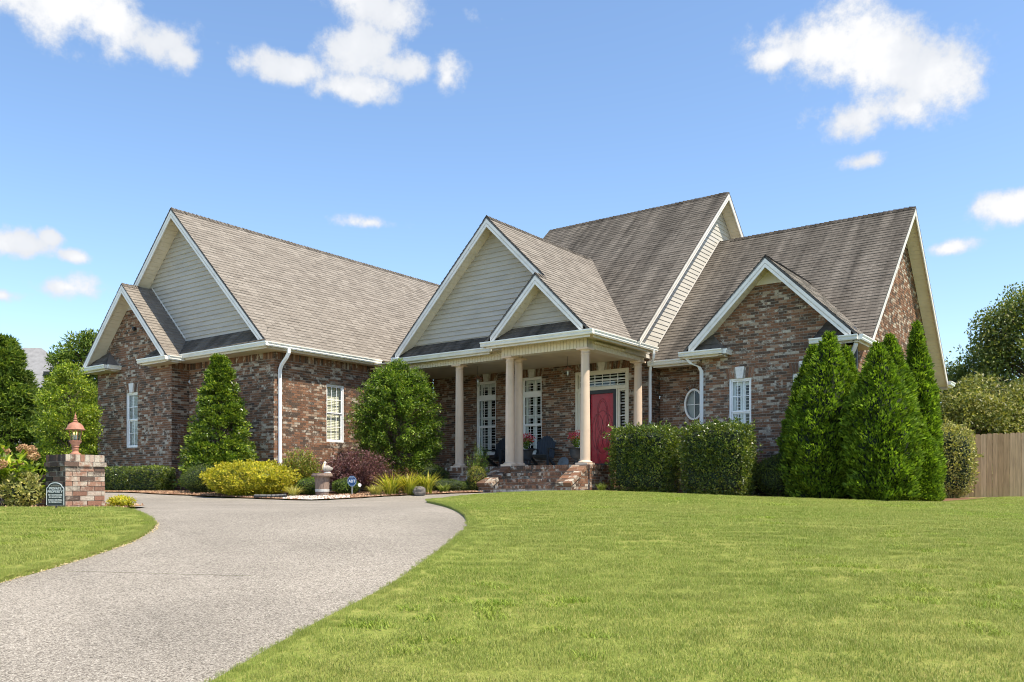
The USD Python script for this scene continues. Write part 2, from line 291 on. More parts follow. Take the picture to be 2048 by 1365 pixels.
def bricks(wall, fr, poly, t_base, pick=None, shift=0.0, stack=False):
    """Courses of bricks over the outline; those that cross its edge are cut."""
    x0, y0, x1, y1 = poly.bounds; inner = prep(poly.buffer(-1e-4)); pp = prep(poly)
    row = 0; t = t_base + math.floor((y0 - t_base) / BR_H) * BR_H
    while t < y1:
        k = int(round((t - t_base) / BR_H))
        s = x0 - BR_L + ((k % 2) * 0.5 * BR_L) + shift
        while s < x1:
            a, b = s + JT/2 + rng.uniform(-.001, .001), s + BR_L - JT/2 + rng.uniform(-.001, .001)
            q = sbox(a, t + JT/2, b, t + BR_H - JT/2)
            if inner.contains(q): put_brick(wall, fr, a, b, t + JT/2, t + BR_H - JT/2, pick=pick)
            elif pp.intersects(q):
                for g in polys(q.intersection(poly)):
                    if g.area < 3e-4: continue
                    m = MB(); slab(m, fr, g, -0.03, rng.uniform(-0.002, 0.003), back=False); vv, ff, _ = m.arrays()
                    add_piece(wall, fr, vv, ff, g.area, None)
            s += BR_L
        t += BR_H
def soldier(wall, fr, s0, s1, t0, h, pick=None, lean=0.0, cut=()):
    """Upright bricks side by side; lean > 0 spreads them like a flat arch about the middle."""
    n = max(1, int(round((s1 - s0) / 0.0677))); w = (s1 - s0) / n; mid = (s0 + s1) / 2
    for i in range(n):
        a, b = s0 + i*w + 0.005, s0 + (i+1)*w - 0.005
        if any(a < c1 and b > c0 for c0, c1 in cut): continue
        k0, k1 = lean * (a - mid), lean * (b - mid); d = rng.uniform(-.001, .004)
        v = fr.p([a, b, b + k1, a + k0]*2, [t0+.005, t0+.005, t0+h-.005, t0+h-.005]*2, [-.03]*4 + [d]*4)
        add_piece(wall, fr, v, BF, w*h, pick)
def wall(fr, poly, holes=(), t_base=0.0, top_soldier=None, pick=None, name='brick_wall', arches=(), shift=0.0, thick=0.12):
    """A brick wall: a mortar plate with the openings cut out, courses in front of it, an upright course on top, arches over openings."""
    for h in holes: poly = poly.difference(h)
    x0, y0, x1, y1 = poly.bounds; mb = MB(); slab(mb, fr, poly.intersection(sbox(x0 + .014, y0, x1 - .014, y1)), -thick, -0.008)
    path = mb.build(name, M['mortar'], HOUSE)
    field = poly
    if top_soldier:
        s0, s1, t0, h = top_soldier
        field = field.difference(sbox(s0, t0, s1, t0 + h)); soldier(path, fr, s0, s1, t0, h, pick)
    for s0, s1, t0, h, lean, key in arches:
        half = (s1 - s0) / 2; mid = (s0 + s1) / 2; e = half * (1 + lean)
        field = field.difference(Polygon([(s0, t0), (s1, t0), (mid + e, t0 + h), (mid - e, t0 + h)]))
        soldier(path, fr, s0, s1, t0, h, None, lean, ((mid - key, mid + key),) if key else ())
        if key:
            k = MB(); slab(k, fr, Polygon([(mid - key*.78, t0 - .01), (mid + key*.78, t0 - .01), (mid + key*1.25, t0 + h + .02), (mid - key*1.25, t0 + h + .02)]), -.03, .028)
            k.build('keystone', M['keystone'], HOUSE)
    bricks(path, fr, field, t_base, pick, shift)
    return path
def window(fr, s0, s1, t0, t1, cols=3, rows=2, transom=None, inner='blind', double=True, curtain=None, label=None):
    """A sash window in an opening: casing, sashes, glazing bars, panes and what hangs behind the glass."""
    m = MB(); w = 0.045; D = -0.055
    for a in ((s0, s0 + w, t0, t1), (s1 - w, s1, t0, t1), (s0 + w, s1 - w, t1 - w, t1), (s0 + w, s1 - w, t0, t0 + w)):
        fbox(m, fr, a[0], a[1], a[2], a[3], D - .07, D + .02)
    path = m.build('window', M['white'], HOUSE, label=label)
    a0, a1 = s0 + w, s1 - w; panes = []
    top = t1 - w; bot = t0 + w
    if transom:
        tz = top - transom
        m = MB(); fbox(m, fr, a0, a1, tz - .11, tz, D - .06, D + .015); m.build('transom_bar', M['white'], path)
        panes.append((tz, top, 2 if not double else 2, D - .012)); top = tz - .11
    if double:
        mid = (top + bot) / 2; panes += [(mid, top, rows, D - .012), (bot, mid, rows, D - .035)]
    else: panes.append((bot, top, rows, D - .02))
    for q0, q1, nr, d in panes:
        m = MB(); f = .034
        for a in ((a0, a0 + f, q0, q1), (a1 - f, a1, q0, q1), (a0 + f, a1 - f, q1 - f, q1), (a0 + f, a1 - f, q0, q0 + f)): fbox(m, fr, *a, d - .02, d + .008)
        m.build('sash', M['white'], path)
        for k in range(1, cols):
            m = MB(); x = a0 + (a1 - a0) * k / cols; fbox(m, fr, x - .009, x + .009, q0 + f, q1 - f, d - .008, d + .004); m.build('glazing_bar', M['white'], path)
        for k in range(1, nr):
            m = MB(); y = q0 + (q1 - q0) * k / nr; fbox(m, fr, a0 + f, a1 - f, y - .009, y + .009, d - .0075, d + .0035); m.build('glazing_bar', M['white'], path)
        m = MB(); m.add(fr.p([a0+f, a1-f, a1-f, a0+f], [q0+f, q0+f, q1-f, q1-f], d - .006), [(0,1,2,3)]); m.build('pane', M['glass'], path)
    d = D - .11
    if inner == 'blind':
        m = MB(); y = t0 + .06
        while y < t1 - .03:
            v = fr.p([a0 - .07, a1 + .07, a1 + .07, a0 - .07], [y, y, y + .047, y + .047], [d, d, d - .016, d - .016]); v2 = v + fr.n * .002
            m.add(np.vstack([v2, v]), [(0,1,2,3),(7,6,5,4)]); y += .047
        m.build('blind', M[curtain or 'blind'], path)
    elif inner == 'shutter':
        m = MB(); n = 2; wd = (a1 - a0) / n
        for k in range(n):
            x0, x1 = a0 + k*wd + .004, a0 + (k+1)*wd - .004
            fbox(m, fr, x0, x0 + .085, t0, t1, d - .03, d); fbox(m, fr, x1 - .05, x1, t0, t1, d - .03, d)
            for y in (t0, (t0+t1)*.5 - .04, t1 - .17): fbox(m, fr, x0 + .085, x1 - .05, y, y + .10, d - .028, d - .002)
            y = t0 + .12
            while y < t1 - .15:
                v = fr.p([x0 + .085, x1 - .05, x1 - .05, x0 + .085], [y, y, y + .012, y + .012], [d, d, d - .06, d - .06]); v2 = v + np.array([0, 0, .008])
                m.add(np.vstack([v, v2]), [(3,2,1,0),(4,5,6,7),(0,1,5,4)]); y += .085
        m.build('shutter', M['blind'], path)
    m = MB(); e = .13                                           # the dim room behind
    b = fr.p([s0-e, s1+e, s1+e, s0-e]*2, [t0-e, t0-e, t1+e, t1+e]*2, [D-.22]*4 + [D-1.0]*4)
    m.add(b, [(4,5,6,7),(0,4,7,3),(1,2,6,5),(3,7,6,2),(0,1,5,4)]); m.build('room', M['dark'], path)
    return path
def lap_siding(fr, poly, t_base, exposure=0.135, label=None, name='gable_siding', lip=.022):
    mb = MB(); slab(mb, fr, poly, -0.10, -0.012); path = mb.build(name, M['siding'], HOUSE, label=label)
    x0, y0, x1, y1 = poly.bounds; t = t_base + math.floor((y0 - t_base) / exposure) * exposure
    while t < y1:
        for g in polys(sbox(x0 - 1, t, x1 + 1, t + exposure).intersection(poly)):
            if g.area < 2e-3: continue
            v, f = tri2d(g); k = (v[:, 1] - t) / exposure
            m = MB(); m.add(fr.p(v[:,0], v[:,1], lip - (lip + .006) * k), f)
            lo = v[np.abs(v[:,1] - v[:,1].min()) < 1e-6]; a, b = lo[:,0].min(), lo[:,0].max(); tb = v[:,1].min()
            m.add(fr.p([a, b, b, a], tb, [-.012, -.012, lip, lip]), [(0,1,2,3)])
            m.build('siding_board', M['siding'], path)
        t += exposure
    return path

shpool = []
class Slope:
    """A roof slope: plan outline (u, v), which way it falls, a line of known height (the ridge) and the pitch."""
    def __init__(s, plan, falls, ref, zref, pitch, courses=True, name='roof', label=None):
        k = 1 / math.hypot(1, pitch); d = {'+u': (-1, 0), '-u': (1, 0), '-v': (0, 1), '+v': (0, -1)}[falls]
        y = np.array([d[0]*k, d[1]*k, pitch*k]); x = np.array([d[1], -d[0], 0.0]); s.falls, s.ref, s.zref, s.pitch = falls, ref, zref, pitch
        s.fr = Frame((0, 0, 0), x, y)
        s.fr.o = s.fr.n * (s.at(0, 0) * k)                     # the plane's foot
        q = np.array([(u, v, s.at(u, v)) for u, v in plan]) - s.fr.o
        s.poly = Polygon(np.stack([q @ x, q @ y], 1)).buffer(0)
        mb = MB(); slab(mb, s.fr, s.poly, -0.05, 0.0); s.path = mb.build(name, M['deck'], HOUSE, label=label)
        if courses: s.cover()
    def at(s, u, v):
        dist = {'+u': u - s.ref, '-u': s.ref - u, '-v': s.ref - v, '+v': v - s.ref}[s.falls]
        return s.zref - s.pitch * dist
    def cover(s, ex=0.14, tab=0.305):
        x0, y0, x1, y1 = s.poly.bounds; inner = prep(s.poly); t = y0; k = 0; fr = s.fr
        while t < y1:
            x = x0 - tab * rng.random()
            while x < x1:
                w = tab * rng.uniform(0.55, 1.25); q = sbox(x + .002, t, x + w - .002, min(t + ex, y1))
                x += w
                g = q if inner.contains(q) else None
                if g is None:
                    if not inner.intersects(q): continue
                    g = q.intersection(s.poly)
                for gg in polys(g):
                    if gg.area < 1e-3: continue
                    v, f = tri2d(gg); h = 0.013 + rng.choice([0, .006]); dd = .003 + (h - .003) * (1 - (v[:,1] - t) / ex)
                    top = fr.p(v[:,0], v[:,1], dd); lo = v[np.abs(v[:,1] - v[:,1].min()) < 1e-6]; a, b = lo[:,0].min(), lo[:,0].max(); tb = v[:,1].min()
                    e = fr.p([a, b, b, a], tb, [0, 0, dd.max(), dd.max()]); vv = np.vstack([top, e]); ff = np.vstack([f, np.array([(0,1,2),(0,2,3)]) + len(v)])
                    c = top.mean(0); ray = CAMH - c; d = np.linalg.norm(ray)
                    shpool.append((gg.area * (ray @ fr.n) / d**3, s.path, vv, ff, rng.random()))
            t += ex; k += 1
def rake(A, B, out, drop=0.25, thick=0.03, name='rake_board'):
    """A board under the sloping roof edge from A up to B; out: the horizontal direction it faces."""
    A, B, out = (np.asarray(k, float) for k in (A, B, out))
    lo = np.array([0, 0, drop]); off = np.array([0, 0, -0.035])
    m = MB(); a, b = A + off, B + off
    q = [a - lo, b - lo, b, a]
    if np.cross(q[1]-q[0], q[3]-q[0]) @ out < 0: q = q[::-1]
    q = [k - out * thick for k in q]
    m.prism(q, out * thick); m.build(name, M['trim'], HOUSE)
def rake_soffit(A, B, back, depth, drop=0.20, board=0.15):
    """Boards under the overhang from A up to B, reaching back by depth to the wall."""
    A, B, back = (np.asarray(k, float) for k in (A, B, back)); L = np.linalg.norm(B - A); t = (B - A) / L; n = int(L / board); m = MB()
    dn = np.array([0, 0, -drop])
    for i in range(n):
        p, q = A + dn + t * (i*board + .009), A + dn + t * ((i+1)*board - .009)
        c = [p, q, q + back*depth, p + back*depth]
        m.prism(c if np.cross(c[1]-c[0], c[2]-c[0])[2] < 0 else c[::-1], (0, 0, .012))
    m.prism([A + dn + (0,0,.006), B + dn + (0,0,.006), B + dn + back*depth + (0,0,.006), A + dn + back*depth + (0,0,.006)], (0, 0, .02))
    m.build('soffit', M['soffit'], HOUSE)
def flat_soffit(u0, u1, v0, v1, z, along='u', board=0.155):
    m = MB(); n = int(((u1-u0) if along == 'u' else (v1-v0)) / board) or 1
    for i in range(n):
        if along == 'u': a = u0 + (u1-u0)*i/n; m.box((a+.003, v0, z), (a + (u1-u0)/n - .003, v1, z + .012))
        else: a = v0 + (v1-v0)*i/n; m.box((u0, a+.003, z), (u1, a + (v1-v0)/n - .003, z + .012))
    m.box((u0, v0, z + .006), (u1, v1, z + .03))
    m.build('soffit', M['soffit'], HOUSE)
def unit_(a): return a / np.linalg.norm(a)
GP = np.array([(0, 0), (0.075, 0), (0.095, 0.03), (0.085, 0.065), (0.115, 0.095), (0.115, 0.12), (0, 0.12)])   # the gutter's section: out, up
def gutter(A, B, out, name='gutter', z_top=0.0):
    """A moulded gutter from A to B (points on the roof edge, at the gutter's top)."""
    A, B, out = (np.asarray(k, float) for k in (A, B, out)); base = np.array([0, 0, -0.12])
    pts = lambda P: [P + base + out*a + np.array([0, 0, b]) for a, b in GP]
    m = MB(); p = pts(A)
    if np.cross(p[1]-p[0], p[2]-p[1]) @ (B - A) > 0: m.prism(p, B - A)
    else: m.prism(pts(B), A - B)
    m.build(name, M['gutter'], HOUSE)
    m = MB(); f = out * -0.012                                       # the fascia behind it
    t = unit_(B - A) * .13; q = [A + t + base*1.45 + f, B - t + base*1.45 + f, B - t + f, A + t + f]
    if np.cross(q[1]-q[0], q[3]-q[0]) @ out < 0: q = q[::-1]
    m.prism(q, out * 0.010); m.build('fascia', M['trim'], HOUSE)
def ridge_caps(A, B, x, pitch, step=0.14):
    A, B, x = (np.asarray(k, float) for k in (A, B, x)); L = np.linalg.norm(B - A); t = (B - A) / L; n = int(L / step); m = MB()
    for i in range(n):
        c = A + t * i * step; r = rng.random(); up = np.array([0, 0, .028 + rng.uniform(0, .012)]); up2 = np.array([0, 0, .010])
        e = x * .13; dz = np.array([0, 0, -.13 * pitch])
        a = [c - e + dz + up, c + up, c + e + dz + up]; b = [k + t * (step + .03) - up + up2 for k in a]
        m.add(a + b + [k - up*1.2 for k in a], [(0,3,4,1)[::-1], (1,4,5,2)[::-1], (0,1,7,6)[::-1], (1,2,8,7)[::-1], (0,3,4,1), (1,4,5,2), (0,1,7,6), (1,2,8,7)], r)
    m.build('ridge_cap', M['shingle'], HOUSE)
X, Y, Z = np.eye(3)
zW = lambda u: 8.40 - P2 * abs(u + 12.03)
zG = lambda u: 6.30 - P2 * abs(u + 13.82)
zC = lambda u: 7.50 - P2 * abs(u + 3.169)
zS = lambda u: 5.541 - P2 * abs(u + 1.18)
zM = lambda v: 9.56 - P1 * abs(v - 7.83)
zR = lambda v: 8.05 - P1 * abs(v - 7.95)
zD = lambda u: 5.72 - P2 * abs(u - 3.91)
# --- roofs
Slope([(-12.03, -3.97), (-7.52, -3.97), (-7.52, 5.0), (-12.03, 9.5)], '+u', -12.03, 8.40, P2, label='sunlit slope over the wing with the tall siding gable')
Slope([(-16.5, -3.97), (-12.03, -3.97), (-12.03, 9.5), (-16.5, 9.5)], '-u', -12.03, 8.40, P2)
Slope([(-11.48, -4.0), (-7.56, -4.0), (-8.04, -3.5), (-11.98, -3.5)], '-v', -3.5, 4.49, P2)
Slope([(-13.82, -4.5), (-11.36, -4.5), (-11.36, -4.0), (-11.9, -3.45), (-13.82, -3.45)], '+u', -13.82, 6.30, P2)
Slope([(-16.28, -4.5), (-13.82, -4.5), (-13.82, -3.45), (-16.28, -3.45)], '-u', -13.82, 6.30, P2)
vr = 7.83 - (9.56 - 7.50) / P1; vE = 7.83 - (9.56 - zC(.54)) / P1
Slope([(-3.169, -.007), (-1.18, -.007), (-1.18, -.531), (.54, -.531), (.54, vE), (-3.169, vr)], '+u', -3.169, 7.50, P2, label='slope shared by the two porch gables')
Slope([(-6.80, -.007), (-3.169, -.007), (-3.169, vr), (-6.80, vr)], '-u', -3.169, 7.50, P2)
Slope([(-2.80, -.531), (-1.18, -.531), (-1.18, .5), (-2.80, .5)], '-u', -1.18, 5.541, P2)
Slope([(-6.78, -.03), (-2.87, -.03), (-2.55, .42), (-6.5, .42)], '-v', .42, 4.27, P2 * .9)
Slope([(-2.78, -.52), (.42, -.52), (.05, -.08), (-2.42, -.08)], '-v', -.08, 4.28, P2 * .9)
Slope([(-6.35, 1.66), (.6, 1.66), (.6, 7.83), (-6.35, 7.83)], '-v', 7.83, 9.56, P1, label='stained front slope under the highest ridge')
Slope([(-6.35, 7.83), (.6, 7.83), (.6, 14.0), (-6.35, 14.0)], '+v', 7.83, 9.56, P1)
Slope([(.2, 2.97), (6.12, 2.97), (6.12, 7.95), (.2, 7.95)], '-v', 7.95, 8.05, P1, label='stained slope over the right wing')
Slope([(.2, 7.95), (6.12, 7.95), (6.12, 13.0), (.2, 13.0)], '+v', 7.95, 8.05, P1)
vd = 7.95 - (8.05 - 5.72) / P1; ve = 7.95 - (8.05 - zD(6.1)) / P1
Slope([(3.91, 2.0), (6.1, 2.0), (6.1, ve), (3.91, vd)], '+u', 3.91, 5.72, P2)
Slope([(1.72, 2.0), (3.91, 2.0), (3.91, vd), (1.72, ve)], '-u', 3.91, 5.72, P2)
for A, B, x, p in (((-12.03, -3.95, 8.40), (-12.03, 9.4, 8.40), X, P2), ((-13.82, -4.48, 6.30), (-13.82, -3.9, 6.30), X, P2), ((-3.169, 0, 7.50), (-3.169, vr, 7.50), X, P2),
                   ((-1.18, -.52, 5.541), (-1.18, -.1, 5.541), X, P2), ((-6.33, 7.83, 9.56), (.58, 7.83, 9.56), Y, P1), ((.62, 7.95, 8.05), (6.1, 7.95, 8.05), Y, P1), ((3.91, 2.02, 5.72), (3.91, vd, 5.72), X, P2)):
    ridge_caps(A, B, x, p)
# --- boards and soffits along the sloping edges
def gable_edge(f, ref, e0, e1, v, depth, name=''):
    for e in (e0, e1):
        e += .17 if e < ref else -.17
        A, B = (e, v, f(e)), (ref, v, f(ref)); rake(A, B, (0, -1, 0)); rake_soffit(A, B, (0, 1, 0), depth)
gable_edge(zW, -12.03, -16.5, -7.52, -3.97, .46)
gable_edge(zG, -13.82, -16.28, -11.36, -4.5, .46)
gable_edge(zC, -3.169, -6.80, -1.10, -.007, .42)
gable_edge(zS, -1.18, -2.80, .42, -.531, .44)
gable_edge(zD, 3.91, 1.72, 6.1, 2.0, .44)
for f, ref, e0, e1, u, depth in ((zM, 7.83, 1.66, 14.0, .6, .39), (zR, 7.95, 2.97, 13.0, 6.12, .39)):
    for e in (e0, e1):
        e += .13 if e < ref else -.13
        A, B = (u, e, f(e)), (u, ref, f(ref)); rake(A, B, (1, 0, 0), drop=.20); rake_soffit(A, B, (-1, 0, 0), depth, drop=.17)
# --- siding gables
lap_siding(Ff(-3.5), Polygon([(-12.03, 8.21), (-8.20, 4.44), (-11.98, 4.46), (-13.80, 6.26), (-16.1, 4.2)]), 4.44, label='shaded siding in the tall gable of the left wing')
lap_siding(Ff(.42), Polygon([(-3.169, 7.31), (-6.36, 4.17), (.02, 4.17)]), 4.17, label='siding of the larger porch gable')
lap_siding(Ff(-.08), Polygon([(-1.18, 5.355), (-2.36, 4.19), (.0, 4.19)]), 4.19, label='siding of the small gable over the steps')
lap_siding(Fs(.2), Polygon([(1.75, 3.68), (3.6, 3.66), (3.6, zR(3.6)), (7.95, 8.06), (13.0, 3.5), (13.9, zM(13.9) - .1), (7.83, 9.40), (1.75, zM(1.75) - .14)]), 3.66, label='sunlit siding between the main roof and the right wing', lip=.009)
m = MB(); slab(m, Ff(-4.03), Polygon([(-13.82, 6.115), (-14.345, 5.60), (-13.295, 5.60)]), -.02, .012); m.build('gable_panel', M['siding'], HOUSE)
m = MB(); slab(m, Ff(2.45), Polygon([(3.91, 5.535), (3.49, 5.12), (4.33, 5.12)]), -.02, .012); m.build('gable_panel', M['cream'], HOUSE)
for fr, q in ((Fs(.2), [(3.65, zR(3.65)), (7.95, 8.05)]), (Ff(-3.5), [(-13.78, 6.30), (-11.95, 4.50)])):       # flashing strips where siding meets a slope
    (a0, b0), (a1, b1) = q; m = MB(); m.add(fr.p([a0, a1, a1, a0], [b0 + .02, b1 + .02, b1 + .075, b0 + .075], .022), [(0,1,2,3)] if a1 > a0 else [(3,2,1,0)]); m.build('flashing', M['trim'], HOUSE)
# --- brick walls and their windows
GZ = -0.25
wl = (-0.02, -0.86)
wall(Ff(-4.03), Polygon([(-16.1, GZ), (-11.88, GZ), (-11.88, 3.74), (-11.88, 4.19), (-13.295, 5.60), (-14.345, 5.60), (-16.1, 3.87)]), [sbox(-14.40, 1.31, -13.72, 3.03)], pick=None,
     arches=[(-14.46, -13.66, 3.03, .26, .18, .11)])
window(Ff(-4.03), -14.40, -13.72, 1.31, 3.03, cols=2)
wall(Fs(-11.88), sbox(-4.03, GZ, -3.45, 3.80), top_soldier=(-4.03, -3.45, 3.60, .2))
wall(Ff(-3.45), sbox(-11.88, GZ, -7.88, 3.82), top_soldier=(-11.88, -7.88, 3.60, .21))
wall(Fs(-7.88), sbox(-3.45, GZ, 3.1, 3.84), [sbox(-1.56, 1.40, -.86, 3.10)], top_soldier=(-3.45, 3.1, 3.60, .22), pick=lambda c: c[1] < .2 and c[2] > 1.3)
window(Fs(-7.88), -1.56, -.86, 1.40, 3.10, cols=3, curtain='yellow_blind')
wall(Ff(3.1), sbox(-7.88, .3, .27, 3.86), [sbox(-6.02, 1.10, -5.22, 3.46), sbox(-4.21, 1.06, -3.46, 3.46), sbox(-2.24, .55, -.45, 3.47)], top_soldier=(-7.88, .2, 3.74, .12),
     arches=[(-6.06, -5.18, 3.46, .26, .15, .10), (-4.25, -3.42, 3.46, .26, .15, .10), (-2.26, -.43, 3.47, .26, .10, .11)])
window(Ff(3.1), -6.02, -5.22, 1.10, 3.46, transom=.42, inner='shutter', rows=3)
window(Ff(3.1), -4.21, -3.46, 1.06, 3.46, transom=.42, inner='shutter', rows=3)
wall(Fs(.27), sbox(3.1, GZ, 3.6, 3.66), top_soldier=(3.1, 3.6, 3.46, .2))
ov = affinity.scale(Point(1.31, 2.36).buffer(1.0, 24), .285, .435)
ov = sbox(1.31 - .285, 2.28, 1.31 + .285, 2.44).union(ov)
ring = ov.buffer(.13)
ovw = wall(Ff(3.6), sbox(.27, GZ, 2.06, 3.56).difference(ring), top_soldier=(.27, 2.06, 3.36, .2))
m = MB(); slab(m, Ff(3.6), ring.difference(ov), -.12, -.008); m.build('mortar_ring', M['mortar'], ovw)
cc = np.array(ov.buffer(.065).exterior.coords); L = LineString(cc); n = int(L.length / .075)
for i in range(n):                                            # bricks on edge round the oval window
    a, b, c = (np.array(L.interpolate((i + k) / n, True).coords[0]) for k in (0, .5, .999)); t = (c - a) / np.linalg.norm(c - a); nn = np.array([t[1], -t[0]])
    q = [b - t*.031 - nn*.058, b + t*.031 - nn*.058, b + t*.031 + nn*.058, b - t*.031 + nn*.058]; q = np.array(q)
    if np.cross(q[1]-q[0], q[2]-q[0]) < 0: q = q[::-1]
    f = Ff(3.6); add_piece(ovw, f, f.p(np.r_[q[:,0], q[:,0]], np.r_[q[:,1], q[:,1]], [-.03]*4 + [.004]*4), BF, .007, None)
m = MB(); slab(m, Ff(3.6), ov.difference(ov.buffer(-.05)), -.10, .012); ow = m.build('window', M['white'], HOUSE, label='upright oval window')
m = MB(); f = Ff(3.6); g = ov.buffer(-.05); v, t = tri2d(g); m.add(f.p(v[:,0], v[:,1], -.05), t); m.build('pane', M['glass'], ow)
m = MB(); fbox(m, f, 1.30, 1.32, 1.98, 2.74, -.055, -.035); m.build('glazing_bar', M['white'], ow)
m = MB(); fbox(m, f, 1.08, 1.54, 2.35, 2.37, -.055, -.036); m.build('glazing_bar', M['white'], ow)
m = MB(); slab(m, f, sbox(.98, 1.8, 1.25, 2.9), -.20, -.19); m.build('blind', M['siding'], ow)
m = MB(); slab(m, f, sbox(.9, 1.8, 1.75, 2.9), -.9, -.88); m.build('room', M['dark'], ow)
see = lambda c: c[2] > 1.9 and c[0] < 4.6
wall(Ff(2.45), Polygon([(2.06, GZ), (5.72, GZ), (5.72, 3.75), (4.33, 5.12), (3.49, 5.12), (2.06, 3.71)]), [sbox(2.80, 1.12, 3.39, 2.83), sbox(4.43, 1.12, 5.02, 2.84)], pick=see,
     arches=[(2.76, 3.43, 2.83, .27, .18, .10), (4.39, 5.06, 2.84, .27, .18, .10)])
window(Ff(2.45), 2.80, 3.39, 1.12, 2.83, cols=3, inner='shutter')
window(Ff(2.45), 4.43, 5.02, 1.12, 2.84, cols=3, inner='shutter')
wall(Fs(5.72), Polygon([(2.45, GZ), (13.0, GZ), (13.0, zR(13.0) - .06), (7.95, 7.93), (2.9, zR(2.9) - .06), (2.45, zR(2.9) - .06)]), pick=None)
m = MB(); slab(m, Frame((2.06, 0, 0), (0, -1, 0), (0, 0, 1)), sbox(-3.6, GZ, -2.45, 3.6), -.1, 0); m.build('return_wall', M['mortar'], HOUSE)
m = MB(); m.box((-16.1, -4.0, GZ), (-16.0, 9, 3.8)); m.box((-16.1, 9, GZ), (-6, 9.1, 3.8)); m.box((-6.0, 13.3, GZ), (5.7, 13.4, 3.7)); m.box((-6.1, 9.0, GZ), (-6.0, 13.4, 3.8)); m.build('rear_wall', M['mortar'], HOUSE)
m = MB(); slab(m, Frame((-6.0, 0, 0), (0, -1, 0), (0, 0, 1)), Polygon([(-13.5, 3.8), (-7.83, 9.3), (-2.2, 3.8)]), -.05, 0); m.build('rear_gable', M['siding'], HOUSE)
# --- eave returns at the feet of the brick gables
def eave_return(u0, u1, vf, vw, z, peak, right):
    """The little hipped roof with its gutter where a gable's eave turns the corner; right: it ends freely on the right."""
    h = .52; e = u1 if right else u0; q = MB()
    q.add([(u0, vf, z), (u1, vf, z), (peak, vw, z + h)], [(0, 1, 2)], .1); q.add([(e, vf, z), (e, vw, z), (peak, vw, z + h)], [(0, 1, 2) if right else (1, 0, 2)], .1)
    p = q.build('eave_return', M['shingle'], HOUSE)
    for k in range(3):
        a, b = k / 3, (k + 1) / 3; tri = np.array([(u0, vf, z), (u1, vf, z), (peak, vw, z + h)])
        L = lambda t, i: tri[i] * (1 - t) + tri[2] * t
        m = MB(); up = np.array([0, -.012, .014]); m.add([L(a, 0) + up, L(a, 1) + up, L(b, 1) + up*.2, L(b, 0) + up*.2], [(0,1,2,3)], rng.uniform(0, .4)); m.build('shingle', M['shingle'], p)
    flat_soffit(u0, u1, vf, vw, z - .14)
eave_return(-16.2, -14.75, -4.47, -4.03, 3.88, -15.35, True)
gutter((-16.2, -4.47, 3.90), (-14.72, -4.47, 3.90), (0, -1, 0)); gutter((-14.75, -4.45, 3.90), (-14.75, -4.03, 3.90), (1, 0, 0))
eave_return(-12.85, -11.38, -4.47, -4.03, 3.86, -12.15, False)
gutter((-12.85, -4.47, 3.88), (-11.36, -4.47, 3.88), (0, -1, 0)); gutter((-11.36, -4.47, 3.88), (-11.36, -3.99, 3.88), (1, 0, 0))
eave_return(1.62, 2.78, 2.06, 2.45, 3.54, 2.33, True)
gutter((1.62, 2.06, 3.56), (2.80, 2.06, 3.56), (0, -1, 0)); gutter((2.79, 2.07, 3.56), (2.79, 2.45, 3.56), (1, 0, 0))
eave_return(5.0, 6.0, 2.06, 2.45, 3.54, 5.30, False)
gutter((4.98, 2.06, 3.57), (6.08, 2.06, 3.57), (0, -1, 0)); gutter((6.08, 2.04, 3.57), (6.08, 3.5, 3.57), (1, 0, 0))
m = MB(); m.box((5.72, 2.06, 3.40), (6.08, 3.45, 3.43)); m.build('soffit', M['soffit'], HOUSE)
gutter((5.6, 13.05, 3.50), (6.2, 13.05, 3.50), (0, 1, 0)); gutter((6.2, 13.05, 3.52), (6.2, 12.3, 3.52), (1, 0, 0))
# --- long eaves
gutter((-7.52, -4.0, 3.96), (-7.52, .25, 3.96), (1, 0, 0)); flat_soffit(-7.88, -7.5, -3.98, .3, 3.80, 'v')
gutter((-11.40, -3.98, 3.96), (-7.42, -3.98, 3.96), (0, -1, 0)); flat_soffit(-11.88, -7.5, -3.98, -3.45, 3.79)
gutter((-6.55, -.02, 3.88), (-2.92, -.02, 3.88), (0, -1, 0)); gutter((-2.92, -.50, 3.925), (.57, -.50, 3.925), (0, -1, 0)); gutter((.47, -.5, 3.925), (.47, 2.92, 3.925), (1, 0, 0))
gutter((.25, 2.98, 3.55), (1.8, 2.98, 3.55), (0, -1, 0)); flat_soffit(.2, 2.06, 2.98, 3.6, 3.42)
m = MB(); m.box((-6.75, -.05, 3.76), (-6.45, .2, 3.93)); m.build('gutter_box', M['white'], HOUSE)
